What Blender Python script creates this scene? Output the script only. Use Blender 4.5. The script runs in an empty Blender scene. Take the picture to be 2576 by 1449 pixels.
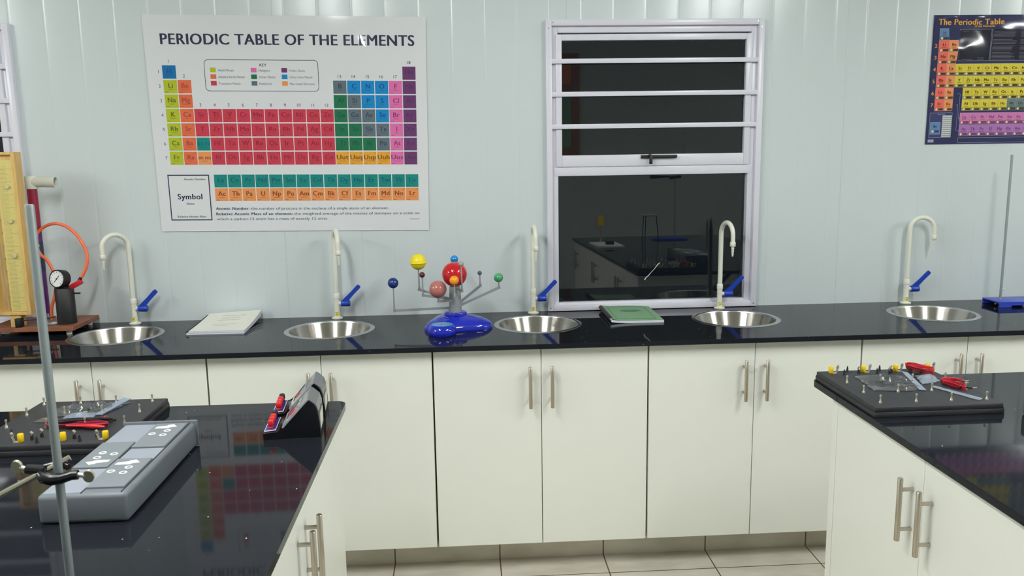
import bpy, bmesh, math, random
from mathutils import Vector, Matrix
random.seed(7)
PI = math.pi
SC = bpy.context.scene
COL = SC.collection

# ------------------------------------------------------------------ materials
def s2l(c):
    c = c / 255.0
    return c / 12.92 if c <= 0.04045 else ((c + 0.055) / 1.055) ** 2.4
def rgb(r, g, b, k=1.0):
    return tuple(min(0.92, s2l(x) * k) for x in (r, g, b)) + (1.0,)
def new_mat(name):
    m = bpy.data.materials.new(name); m.use_nodes = True
    nt = m.node_tree; b = nt.nodes['Principled BSDF']
    return m, nt, b
def pm(name, col, rough=0.5, metal=0.0, spec=0.5, trans=0.0, ior=1.5, coat=0.0, aniso=0.0, noise=0.0, nscale=40.0, bump=0.0):
    m, nt, b = new_mat(name)
    b.inputs['Base Color'].default_value = col
    b.inputs['Roughness'].default_value = rough
    b.inputs['Metallic'].default_value = metal
    b.inputs['Specular IOR Level'].default_value = spec
    b.inputs['IOR'].default_value = ior
    b.inputs['Transmission Weight'].default_value = trans
    b.inputs['Coat Weight'].default_value = coat
    b.inputs['Coat Roughness'].default_value = 0.05
    if aniso:
        b.inputs['Anisotropic'].default_value = aniso; b.inputs['Anisotropic Rotation'].default_value = 0.25
        t = nt.nodes.new('ShaderNodeTangent'); t.direction_type = 'RADIAL'; t.axis = 'Z'
        nt.links.new(t.outputs['Tangent'], b.inputs['Tangent'])
    if noise or bump:
        tc = nt.nodes.new('ShaderNodeTexCoord')
        nz = nt.nodes.new('ShaderNodeTexNoise'); nz.inputs['Scale'].default_value = nscale
        nz.inputs['Detail'].default_value = 4
        nt.links.new(tc.outputs['Object'], nz.inputs['Vector'])
        if noise:
            mx = nt.nodes.new('ShaderNodeMix'); mx.data_type = 'RGBA'
            mx.inputs['A'].default_value = tuple(c * (1 - noise) for c in col[:3]) + (1,)
            mx.inputs['B'].default_value = tuple(min(1, c * (1 + noise)) for c in col[:3]) + (1,)
            nt.links.new(nz.outputs['Fac'], mx.inputs['Factor'])
            nt.links.new(mx.outputs['Result'], b.inputs['Base Color'])
        if bump:
            bp = nt.nodes.new('ShaderNodeBump'); bp.inputs['Strength'].default_value = bump
            bp.inputs['Distance'].default_value = 0.002
            nt.links.new(nz.outputs['Fac'], bp.inputs['Height'])
            nt.links.new(bp.outputs['Normal'], b.inputs['Normal'])
    return m

def granite_mat():
    m, nt, b = new_mat('polished_black_granite')
    b.inputs['Roughness'].default_value = 0.045
    b.inputs['Specular IOR Level'].default_value = 0.105
    tc = nt.nodes.new('ShaderNodeTexCoord')
    v = nt.nodes.new('ShaderNodeTexVoronoi'); v.inputs['Scale'].default_value = 62.0
    nt.links.new(tc.outputs['Object'], v.inputs['Vector'])
    lt = nt.nodes.new('ShaderNodeMath'); lt.operation = 'LESS_THAN'; lt.inputs[1].default_value = 0.09
    nt.links.new(v.outputs['Distance'], lt.inputs[0])
    sep = nt.nodes.new('ShaderNodeSeparateColor'); nt.links.new(v.outputs['Color'], sep.inputs[0])
    gt = nt.nodes.new('ShaderNodeMath'); gt.operation = 'GREATER_THAN'; gt.inputs[1].default_value = 0.957
    nt.links.new(sep.outputs[0], gt.inputs[0])
    mu = nt.nodes.new('ShaderNodeMath'); mu.operation = 'MULTIPLY'
    nt.links.new(lt.outputs[0], mu.inputs[0]); nt.links.new(gt.outputs[0], mu.inputs[1])
    nz = nt.nodes.new('ShaderNodeTexNoise'); nz.inputs['Scale'].default_value = 500.0
    nt.links.new(tc.outputs['Object'], nz.inputs['Vector'])
    mx0 = nt.nodes.new('ShaderNodeMix'); mx0.data_type = 'RGBA'
    mx0.inputs['A'].default_value = (0.004, 0.005, 0.008, 1); mx0.inputs['B'].default_value = (0.016, 0.018, 0.023, 1)
    nt.links.new(nz.outputs['Fac'], mx0.inputs['Factor'])
    mx = nt.nodes.new('ShaderNodeMix'); mx.data_type = 'RGBA'
    mx.inputs['B'].default_value = (0.75, 0.78, 0.8, 1)
    nt.links.new(mu.outputs[0], mx.inputs['Factor']); nt.links.new(mx0.outputs['Result'], mx.inputs['A'])
    nt.links.new(mx.outputs['Result'], b.inputs['Base Color'])
    return m

TILE = 0.4104
def tile_mat():
    m, nt, b = new_mat('beige_ceramic_tile')
    N, L = nt.nodes, nt.links
    tc = N.new('ShaderNodeTexCoord'); sx = N.new('ShaderNodeSeparateXYZ'); L.new(tc.outputs['Object'], sx.inputs[0])
    def line(axis, off):
        a = N.new('ShaderNodeMath'); a.operation = 'SUBTRACT'; L.new(sx.outputs[axis], a.inputs[0]); a.inputs[1].default_value = off
        d = N.new('ShaderNodeMath'); d.operation = 'DIVIDE'; L.new(a.outputs[0], d.inputs[0]); d.inputs[1].default_value = TILE
        f = N.new('ShaderNodeMath'); f.operation = 'FRACT'; L.new(d.outputs[0], f.inputs[0])
        s = N.new('ShaderNodeMath'); s.operation = 'SUBTRACT'; L.new(f.outputs[0], s.inputs[0]); s.inputs[1].default_value = 0.5
        ab = N.new('ShaderNodeMath'); ab.operation = 'ABSOLUTE'; L.new(s.outputs[0], ab.inputs[0])
        g = N.new('ShaderNodeMath'); g.operation = 'GREATER_THAN'; L.new(ab.outputs[0], g.inputs[0]); g.inputs[1].default_value = 0.494
        return g
    gx, gy = line(0, -0.1963 + 50 * -TILE), line(1, -0.6159 - 50 * TILE)
    mxx = N.new('ShaderNodeMath'); mxx.operation = 'MAXIMUM'; L.new(gx.outputs[0], mxx.inputs[0]); L.new(gy.outputs[0], mxx.inputs[1])
    n1 = N.new('ShaderNodeTexNoise'); n1.inputs['Scale'].default_value = 5.0; n1.inputs['Detail'].default_value = 6
    mp = N.new('ShaderNodeMapping'); mp.inputs['Scale'].default_value = (1.0, 2.6, 1.6)
    L.new(tc.outputs['Object'], mp.inputs['Vector']); L.new(mp.outputs[0], n1.inputs['Vector'])
    cr = N.new('ShaderNodeValToRGB')
    cr.color_ramp.elements[0].position = 0.3; cr.color_ramp.elements[0].color = rgb(198, 192, 177)
    cr.color_ramp.elements[1].position = 0.7; cr.color_ramp.elements[1].color = rgb(224, 219, 207)
    L.new(n1.outputs['Fac'], cr.inputs[0])
    mx = N.new('ShaderNodeMix'); mx.data_type = 'RGBA'; mx.inputs['B'].default_value = rgb(95, 80, 66)
    L.new(mxx.outputs[0], mx.inputs['Factor']); L.new(cr.outputs[0], mx.inputs['A']); L.new(mx.outputs['Result'], b.inputs['Base Color'])
    b.inputs['Roughness'].default_value = 0.42
    return m

def film_mat(name, tint=(0.93, 0.95, 0.96, 1), base=0.32, body=(0.13, 0.14, 0.15, 1)):
    m, nt, b = new_mat(name)
    N, L = nt.nodes, nt.links
    out = N['Material Output']
    tr = N.new('ShaderNodeBsdfTransparent'); tr.inputs[0].default_value = tint
    b.inputs['Base Color'].default_value = body; b.inputs['Roughness'].default_value = 0.16; b.inputs['Coat Weight'].default_value = 1.0; b.inputs['Coat Roughness'].default_value = 0.09; b.inputs['Specular IOR Level'].default_value = 0.9
    lw = N.new('ShaderNodeLayerWeight'); lw.inputs['Blend'].default_value = 0.35
    ma = N.new('ShaderNodeMath'); ma.operation = 'MULTIPLY_ADD'; ma.inputs[1].default_value = 0.45; ma.inputs[2].default_value = base
    ma.use_clamp = True
    L.new(lw.outputs['Facing'], ma.inputs[0])
    mx = N.new('ShaderNodeMixShader'); L.new(ma.outputs[0], mx.inputs[0]); L.new(tr.outputs[0], mx.inputs[1]); L.new(b.outputs[0], mx.inputs[2])
    L.new(mx.outputs[0], out.inputs['Surface'])
    return m

def wood_mat(name, c1, c2, scale=(3, 3, 40), rough=0.45):
    m, nt, b = new_mat(name); N, L = nt.nodes, nt.links
    tc = N.new('ShaderNodeTexCoord'); mp = N.new('ShaderNodeMapping'); mp.inputs['Scale'].default_value = scale
    nz = N.new('ShaderNodeTexNoise'); nz.inputs['Scale'].default_value = 4.0; nz.inputs['Detail'].default_value = 5
    L.new(tc.outputs['Object'], mp.inputs[0]); L.new(mp.outputs[0], nz.inputs['Vector'])
    cr = N.new('ShaderNodeValToRGB'); cr.color_ramp.elements[0].position = 0.35; cr.color_ramp.elements[1].position = 0.65
    cr.color_ramp.elements[0].color = c1; cr.color_ramp.elements[1].color = c2
    L.new(nz.outputs['Fac'], cr.inputs[0]); L.new(cr.outputs[0], b.inputs['Base Color']); b.inputs['Roughness'].default_value = rough
    return m

def emit_mat(name, col, strength):
    m, nt, b = new_mat(name)
    b.inputs['Emission Color'].default_value = col; b.inputs['Emission Strength'].default_value = strength
    return m

M = {}
M['wall'] = pm('painted_panel', rgb(214, 223, 225), 0.24, spec=0.5)
M['plain_wall'] = pm('plain_wall', rgb(196, 202, 200), 0.6, spec=0.3)
M['ceiling'] = pm('ceiling_white', rgb(230, 230, 226), 0.7)
M['tile'] = tile_mat()
M['granite'] = granite_mat()
M['door'] = pm('white_melamine', rgb(233, 234, 226), 0.34, spec=0.35)
M['carcass'] = pm('cabinet_edge', rgb(150, 138, 118), 0.6)
M['nickel'] = pm('brushed_nickel', rgb(196, 186, 172), 0.34, 1.0)
M['steel'] = pm('brushed_steel', rgb(184, 181, 174), 0.27, 1.0, aniso=0.96)
M['rim'] = pm('steel_rim', rgb(196, 198, 198), 0.26, 1.0)
M['chrome'] = pm('bright_metal', rgb(226, 220, 198), 0.3, 0.75)
M['bright_rod'] = pm('polished_rod', rgb(226, 220, 200), 0.2, 1.0)
M['rod'] = pm('zinc_rod', rgb(158, 168, 170), 0.45, 0.4)
M['tap'] = pm('cream_plastic', rgb(236, 236, 222), 0.3)
M['blue'] = pm('blue_plastic', rgb(26, 62, 172), 0.32)
M['upvc'] = pm('white_aluminium', rgb(228, 227, 238), 0.28)
M['gap'] = pm('recess_shade', rgb(35, 36, 38), 0.7)  # shade inside gaps and hollow ends, put in as a dark colour
M['black'] = pm('black_plastic', rgb(17, 18, 22), 0.5)
M['black_tex'] = pm('textured_black_plastic', rgb(40, 41, 45), 0.55, noise=0.25, nscale=900, bump=0.15)
M['gloss_black'] = pm('gloss_black_plastic', rgb(15, 16, 21), 0.25)
def glass_mat():
    m, nt, b = new_mat('window_glass')
    b.inputs['Base Color'].default_value = (1, 1, 1, 1); b.inputs['Roughness'].default_value = 0.0
    b.inputs['Transmission Weight'].default_value = 1.0; b.inputs['IOR'].default_value = 1.5
    return m
M['glass'] = glass_mat()
M['clear'] = pm('clear_plastic', (0.95, 0.97, 0.98, 1), 0.06, trans=0.9, ior=1.3)
M['film'] = film_mat('clear_bag_film')
M['zip'] = film_mat('bag_zip_film', (0.8, 0.86, 0.96, 1), 0.34, (0.40, 0.46, 0.56, 1))
M['yellow'] = pm('yellow_plastic', rgb(245, 205, 35), 0.35)
M['red'] = pm('red_plastic', rgb(205, 32, 40), 0.35)
M['redwire'] = pm('red_wire', rgb(176, 22, 40), 0.4)
M['grey_case'] = pm('grey_case', rgb(106, 112, 119), 0.5, noise=0.04, nscale=600)
M['grey_panel'] = pm('grey_panel', rgb(146, 152, 163), 0.5)
M['grey_module'] = pm('grey_module', rgb(121, 127, 133), 0.5)
M['white'] = pm('white_print', rgb(245, 246, 240), 0.5)
M['paper'] = pm('paper', rgb(232, 233, 222), 0.7)
M['paper_edge'] = pm('paper_edge', rgb(226, 229, 238), 0.7, noise=0.06, nscale=400)
M['greencover'] = pm('green_card', rgb(132, 172, 136), 0.6)
M['greenink'] = pm('dark_green_ink', rgb(68, 108, 78), 0.6)
M['greyink'] = pm('grey_ink', rgb(178, 182, 174), 0.7)
M['coil'] = pm('black_wire_coil', rgb(45, 45, 50), 0.35)
M['navybase'] = pm('royal_blue_gloss', rgb(22, 38, 178), 0.12, coat=0.4)
M['grey_plastic'] = pm('grey_plastic', rgb(150, 154, 154), 0.45)
M['brown'] = wood_mat('brown_laminate', rgb(128, 78, 58), rgb(150, 95, 70), (6, 30, 6))
M['pine'] = wood_mat('pale_pine', rgb(214, 172, 98), rgb(228, 192, 122), (30, 30, 3))
M['scale'] = pm('yellowed_scale', rgb(224, 208, 132), 0.4, noise=0.08, nscale=60)
M['ink'] = pm('faded_ink', rgb(176, 156, 96), 0.6)
M['maroon'] = pm('maroon_pipe', rgb(140, 22, 52), 0.35)
M['purple'] = pm('purple_pipe', rgb(92, 34, 110), 0.35)
M['pvc'] = pm('ivory_pvc', rgb(226, 228, 216), 0.4)
M['orange'] = pm('orange_hose', rgb(255, 116, 74), 0.35)
M['dial'] = pm('white_dial', rgb(240, 242, 242), 0.4)
M['stud'] = pm('translucent_stud', rgb(206, 196, 150), 0.25)
M['meterface'] = pm('meter_face', rgb(176, 180, 184), 0.22, coat=0.6)
M['meterblue'] = pm('meter_blue_plate', rgb(48, 52, 150), 0.4)
M['label'] = pm('cream_label', rgb(226, 228, 212), 0.6)
M['retortblue'] = pm('blue_enamel', rgb(52, 74, 190), 0.3)
M['cupboard'] = wood_mat('brown_cupboard', rgb(150, 96, 62), rgb(172, 116, 76), (20, 20, 3))
M['tube'] = emit_mat('fluorescent_tube', (0.972, 1.0, 0.978, 1), 107.0)
M['green_sticker'] = pm('sticker_green', rgb(70, 150, 60), 0.4)
M['yellow_sticker'] = pm('sticker_yellow', rgb(238, 225, 30), 0.4)
M['red_sticker'] = pm('sticker_orange', rgb(235, 120, 40), 0.4)

# ------------------------------------------------------------------ geometry helpers
class MB:
    """collects shapes into one bmesh, each with a material index"""
    def __init__(self):
        self.bm = bmesh.new(); self.mats = []
    def _mi(self, mat):
        if mat not in self.mats: self.mats.append(mat)
        return self.mats.index(mat)
    def _add(self, verts, faces, mat, smooth=False):
        mi = self._mi(mat)
        vs = [self.bm.verts.new(v) for v in verts]
        for f in faces:
            try:
                fc = self.bm.faces.new([vs[i] for i in f]); fc.material_index = mi; fc.smooth = smooth
            except ValueError:
                pass
        return vs
    def box(self, x0, x1, y0, y1, z0, z1, mat, bev=0.0, seg=2, rot=None, at=None):
        t = bmesh.new()
        bmesh.ops.create_cube(t, size=1.0)
        for v in t.verts:
            v.co = Vector(((x0 + x1) / 2 + v.co.x * (x1 - x0), (y0 + y1) / 2 + v.co.y * (y1 - y0), (z0 + z1) / 2 + v.co.z * (z1 - z0)))
        if bev > 0:
            bmesh.ops.bevel(t, geom=list(t.edges), offset=bev, segments=seg, profile=0.5, affect='EDGES')
        self._merge(t, mat, bev > 0, rot, at)
    def _merge(self, t, mat, smooth, rot=None, at=None):
        if rot is not None:
            mt = Matrix.Translation(at or (0, 0, 0)) @ rot.to_4x4()
            bmesh.ops.transform(t, matrix=mt, verts=t.verts)
        t.verts.ensure_lookup_table(); t.verts.index_update()
        self._add([v.co.copy() for v in t.verts], [[v.index for v in f.verts] for f in t.faces], mat, smooth)
        t.free()
    def lathe(self, prof, mat, c=(0, 0, 0), axis='Z', seg=32, smooth=True, cap=True):
        """prof: [(r, h)...] along the axis"""
        vs, fs, rows = [], [], []
        cx, cy, cz = c
        for r, h in prof:
            if r < 1e-6:
                rows.append([len(vs)]); p = (0, 0)
                vs.append(self._ax(axis, 0, 0, h, c))
            else:
                row = []
                for i in range(seg):
                    a = 2 * PI * i / seg
                    row.append(len(vs)); vs.append(self._ax(axis, r * math.cos(a), r * math.sin(a), h, c))
                rows.append(row)
        for a, b in zip(rows, rows[1:]):
            for i in range(seg):
                j = (i + 1) % seg
                if len(a) == 1 and len(b) == 1: continue
                if len(a) == 1: fs.append((a[0], b[j], b[i])[::-1])
                elif len(b) == 1: fs.append((a[i], a[j], b[0]))
                else: fs.append((a[i], a[j], b[j], b[i]))
        if cap:
            if len(rows[0]) > 1: fs.append(tuple(reversed(rows[0])))
            if len(rows[-1]) > 1: fs.append(tuple(rows[-1]))
        self._add(vs, fs, mat, smooth)
    @staticmethod
    def _ax(axis, a, b, h, c):
        if axis == 'Z': return (c[0] + a, c[1] + b, c[2] + h)
        if axis == 'X': return (c[0] + h, c[1] + a, c[2] + b)
        return (c[0] + b, c[1] + h, c[2] + a)
    def cyl(self, r, h0, h1, mat, c=(0, 0, 0), axis='Z', seg=24, ch=0.0):
        if ch: self.lathe([(r - ch, h0), (r, h0 + ch), (r, h1 - ch), (r - ch, h1)], mat, c, axis, seg)
        else: self.lathe([(r, h0), (r, h1)], mat, c, axis, seg, smooth=True)
    def sphere(self, r, c, mat, seg=32, rings=20):
        self.lathe([(r * math.sin(PI * i / rings), -r * math.cos(PI * i / rings)) for i in range(rings + 1)], mat, c, 'Z', seg)
    def tube(self, pts, r, mat, seg=12, cap=True):
        pts = [Vector(p) for p in pts]; n = len(pts)
        rs = r if isinstance(r, (list, tuple)) else [r] * n
        vs, rows = [], []
        up = None
        for i, p in enumerate(pts):
            d = (pts[min(i + 1, n - 1)] - pts[max(i - 1, 0)]).normalized()
            if up is None:
                up = Vector((0, 0, 1)) if abs(d.z) < 0.9 else Vector((0, 1, 0))
            s = d.cross(up).normalized(); up = s.cross(d).normalized()
            row = []
            for k in range(seg):
                a = 2 * PI * k / seg
                row.append(len(vs)); vs.append(p + (s * math.cos(a) + up * math.sin(a)) * rs[i])
            rows.append(row)
        fs = []
        for a, b in zip(rows, rows[1:]):
            for k in range(seg):
                j = (k + 1) % seg; fs.append((a[k], a[j], b[j], b[k]))
        if cap: fs += [tuple(reversed(rows[0])), tuple(rows[-1])]
        self._add(vs, fs, mat, True)
    def bar(self, a, b, w, h, mat):
        """rectangular bar from a to b"""
        a, b = Vector(a), Vector(b); d = (b - a).normalized()
        up = Vector((0, 0, 1)) if abs(d.z) < 0.95 else Vector((0, 1, 0))
        s = d.cross(up).normalized() * w / 2; u = s.cross(d).normalized() * h / 2
        vs = []
        for p in (a, b):
            vs += [p - s - u, p + s - u, p + s + u, p - s + u]
        self._add(vs, [(0, 3, 2, 1), (4, 5, 6, 7), (0, 1, 5, 4), (1, 2, 6, 5), (2, 3, 7, 6), (3, 0, 4, 7)], mat)
    def prism(self, poly, axis, a0, a1, mat, smooth=False):
        n = len(poly)
        def P(p, h):
            if axis == 'Y': return (p[0], h, p[1])
            if axis == 'X': return (h, p[0], p[1])
            return (p[0], p[1], h)
        vs = [P(p, a0) for p in poly] + [P(p, a1) for p in poly]
        fs = [tuple(range(n)), tuple(range(2 * n - 1, n - 1, -1))] + [(i, i + n, (i + 1) % n + n, (i + 1) % n) for i in range(n)]
        self._add(vs, fs, mat, smooth)
    def poly(self, pts, mat):
        self._add(pts, [tuple(range(len(pts)))], mat)
    def build(self, name, parent=None, world=None, recalc=True):
        """world: Matrix of the root; the mesh was modelled in world space and is carried into the root's space"""
        if recalc: bmesh.ops.recalc_face_normals(self.bm, faces=self.bm.faces)
        if world is not None:
            bmesh.ops.transform(self.bm, matrix=world.inverted(), verts=self.bm.verts)
        me = bpy.data.meshes.new(name); self.bm.to_mesh(me); self.bm.free()
        for m in self.mats: me.materials.append(m)
        o = bpy.data.objects.new(name, me); COL.objects.link(o)
        if any(p.use_smooth for p in me.polygons):
            try: me.set_sharp_from_angle(angle=math.radians(40))
            except Exception: pass
        if parent is not None: o.parent = parent
        return o

def tag(o, label, cat, group=None, kind=None):
    o['label'] = label; o['category'] = cat
    if group: o['group'] = group
    if kind: o['kind'] = kind
    return o
def structure(o, label=None, cat=None):
    o['kind'] = 'structure'
    if label: o['label'] = label
    if cat: o['category'] = cat
    return o
def thing(name, label, cat, loc=(0, 0, 0), rz=0.0, group=None):
    o = bpy.data.objects.new(name, None); COL.objects.link(o); o.empty_display_size = 0.05
    o.location = loc; o.rotation_euler = (0, 0, rz)
    tag(o, label, cat, group)
    o['_'] = 0; del o['_']
    return o
def Wm(o):
    return Matrix.Translation(o.location) @ o.rotation_euler.to_matrix().to_4x4()
def copy_tree(src, parent=None):
    c = src.copy(); COL.objects.link(c); c.parent = parent
    for ch in list(KIDS.get(src.name, [])): pass
    for ch in [x for x in list(src.children)]:
        copy_tree(ch, c)
    return c
KIDS = {}

# ------------------------------------------------------------------ lettering
class Letters:
    """every string wanted, turned once into flat outlines: {(string, bold): (verts, faces, width)} at cap height 1"""
    def __init__(self): self.want = set(); self.got = {}
    def ask(self, s, bold=False): self.want.add((s, bold))
    def make(self):
        obs = []
        self.want.add(('H', False)); self.want.add(('H', True))
        for s, b in sorted(self.want):
            cu = bpy.data.curves.new('glyphs', 'FONT'); cu.body = s; cu.resolution_u = 4; cu.size = 1.0
            if b: cu.space_character = 1.08
            o = bpy.data.objects.new('glyphs', cu); COL.objects.link(o); obs.append((s, b, o))
        bpy.context.view_layer.update()
        dg = bpy.context.evaluated_depsgraph_get()
        for s, b, o in obs:
            me = o.evaluated_get(dg).to_mesh()
            vs = [(v.co.x, v.co.y) for v in me.vertices]; fs = [tuple(p.vertices) for p in me.polygons]
            self.got[(s, b)] = [vs, fs]
            o.evaluated_get(dg).to_mesh_clear()
        cap = {b: max(y for x, y in self.got[('H', b)][0]) for b in (False, True)}
        for (s, b), g in self.got.items():
            k = 1.0 / cap[b]; x0 = min([x for x, y in g[0]] or [0])
            g[0] = [((x - x0) * k, y * k) for x, y in g[0]]
            g.append(max([x for x, y in g[0]] or [0]))
        for s, b, o in obs:
            cu = o.data; bpy.data.objects.remove(o); bpy.data.curves.remove(cu)
TXT = Letters()

class Sheet:
    """a printed wall sheet: prints are flat outlines laid on a gently buckled sheet, normals from the buckle itself"""
    def __init__(self, W, H, height, warp=None):
        self.W, self.H, self.h = W, H, height
        self.warp = warp or (lambda u, v: (u, v))
        self.v, self.f, self.mi, self.mats = [], [], [], []
        self.jobs = []
    def m(self, mat):
        if mat not in self.mats: self.mats.append(mat)
        return self.mats.index(mat)
    def grid(self, u0, u1, v0, v1, mat, lift, step=0.02):
        nu = max(1, int(round((u1 - u0) / step))); nv = max(1, int(round((v1 - v0) / step)))
        b = len(self.v)
        for j in range(nv + 1):
            for i in range(nu + 1):
                self.v.append((u0 + (u1 - u0) * i / nu, v0 + (v1 - v0) * j / nv, lift))
        k = self.m(mat)
        for j in range(nv):
            for i in range(nu):
                a = b + j * (nu + 1) + i
                self.f.append((a, a + nu + 1, a + nu + 2, a + 1)); self.mi.append(k)
    def line(self, pts, w, mat, lift, closed=True):
        n = len(pts); k = self.m(mat)
        for i in range(n if closed else n - 1):
            (x0, y0), (x1, y1) = pts[i], pts[(i + 1) % n]
            dx, dy = x1 - x0, y1 - y0; L = math.hypot(dx, dy) or 1; ex, ey = dx / L * w / 2, dy / L * w / 2
            nx, ny = -ey, ex
            b = len(self.v)
            for q in ((x0 - ex + nx, y0 - ey + ny), (x1 + ex + nx, y1 + ey + ny), (x1 + ex - nx, y1 + ey - ny), (x0 - ex - nx, y0 - ey - ny)):
                self.v.append((q[0], q[1], lift))
            self.f.append((b, b + 1, b + 2, b + 3)); self.mi.append(k)
    def shape(self, pts, mat, lift):
        us, vs_ = sorted({round(p[0], 6) for p in pts}), sorted({round(p[1], 6) for p in pts})
        if len(pts) == 4 and len(us) == 2 and len(vs_) == 2:
            return self.grid(us[0], us[1], vs_[0], vs_[1], mat, lift, 0.008)
        b = len(self.v)
        for p in pts: self.v.append((p[0], p[1], lift))
        self.f.append(tuple(range(b, b + len(pts)))); self.mi.append(self.m(mat))
    def disc(self, u, v, r, mat, lift, n=12):
        self.shape([(u + r * math.cos(2 * PI * i / n), v + r * math.sin(2 * PI * i / n)) for i in range(n)], mat, lift)
    def text(self, s, u, v, cap, mat, lift, align='C', bold=False, width=None):
        TXT.ask(s, bold); self.jobs.append((s, u, v, cap, mat, lift, align, bold, width))
    def finish(self, name, x, y, z, ry=0.0, thick=0.0012):
        for s, u, v, cap, mat, lift, align, bold, width in self.jobs:
            vs, fs, w = TXT.got[(s, bold)]
            sx = cap
            if width: sx = width / max(w, 1e-6)
            ww = w * sx
            u0 = u - ww / 2 if align == 'C' else (u if align == 'L' else u - ww)
            b = len(self.v); k = self.m(mat)
            for n_, dx in enumerate((-0.045, -0.015, 0.015, 0.045) if bold else (0.0,)):
                b = len(self.v)
                for (px, py) in vs: self.v.append((u0 + (px + dx) * sx, v - py * cap, lift + 0.00007 * n_))
                for f in fs: self.f.append(tuple(b + i for i in f)); self.mi.append(k)
        # back and edge of the sheet
        me = bpy.data.meshes.new(name)
        co, nr = [], []
        e = 1e-4
        for (u, v, l) in self.v:
            uu, vv = self.warp(u, v)
            h = self.h(u, v)
            hx = (self.h(u + e, v) - self.h(u - e, v)) / (2 * e); hv = (self.h(u, v + e) - self.h(u, v - e)) / (2 * e)
            co.append((uu, -(h + l), -vv)); nr.append(Vector((-hx, -1.0, hv)).normalized())
        nfront = len(co)
        W, H = self.W, self.H
        nu, nv, back = 48, 36, []
        for j in range(nv + 1):
            for i in range(nu + 1):
                u, v = W * i / nu, H * j / nv
                uu, vv = self.warp(u, v); co.append((uu, thick - self.h(u, v), -vv)); nr.append(Vector((0, 1, 0)))
        for j in range(nv):
            for i in range(nu):
                q = nfront + j * (nu + 1) + i; back.append((q, q + 1, q + nu + 2, q + nu + 1))
        faces = list(self.f) + back
        mi = list(self.mi) + [0] * len(back)
        me.from_pydata(co, [], faces)
        for p, k in zip(me.polygons, mi): p.material_index = k; p.use_smooth = True
        # turn every front face towards the room
        bm = bmesh.new(); bm.from_mesh(me)
        for f in bm.faces:
            f.normal_update()
            back = all(v.index >= nfront for v in f.verts)
            if (f.normal.y > 0) != back: f.normal_flip()
        bm.to_mesh(me); bm.free()
        me.normals_split_custom_set_from_vertices([tuple(n) for n in nr])
        for m in self.mats: me.materials.append(m)
        o = bpy.data.objects.new(name, me); COL.objects.link(o)
        o.location = (x, y, z); o.rotation_euler = (0, ry, 0)
        return o

def bumps(items):
    def h(u, v):
        t = 0.0
        for (a, b, s, t_, A) in items:
            d = ((u - a) / s) ** 2 + ((v - b) / t_) ** 2
            if d < 12: t += A * math.exp(-d / 2)
        return t
    return h

# ------------------------------------------------------------------ room shell
X0, X1, Y0, ZC = -5.2, 6.2, -5.7, 2.75
WIN = [(0.470, 1.360, 0.915, 2.100), (0.470 - 3.043, 1.360 - 3.043, 0.915, 2.100)]

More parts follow.
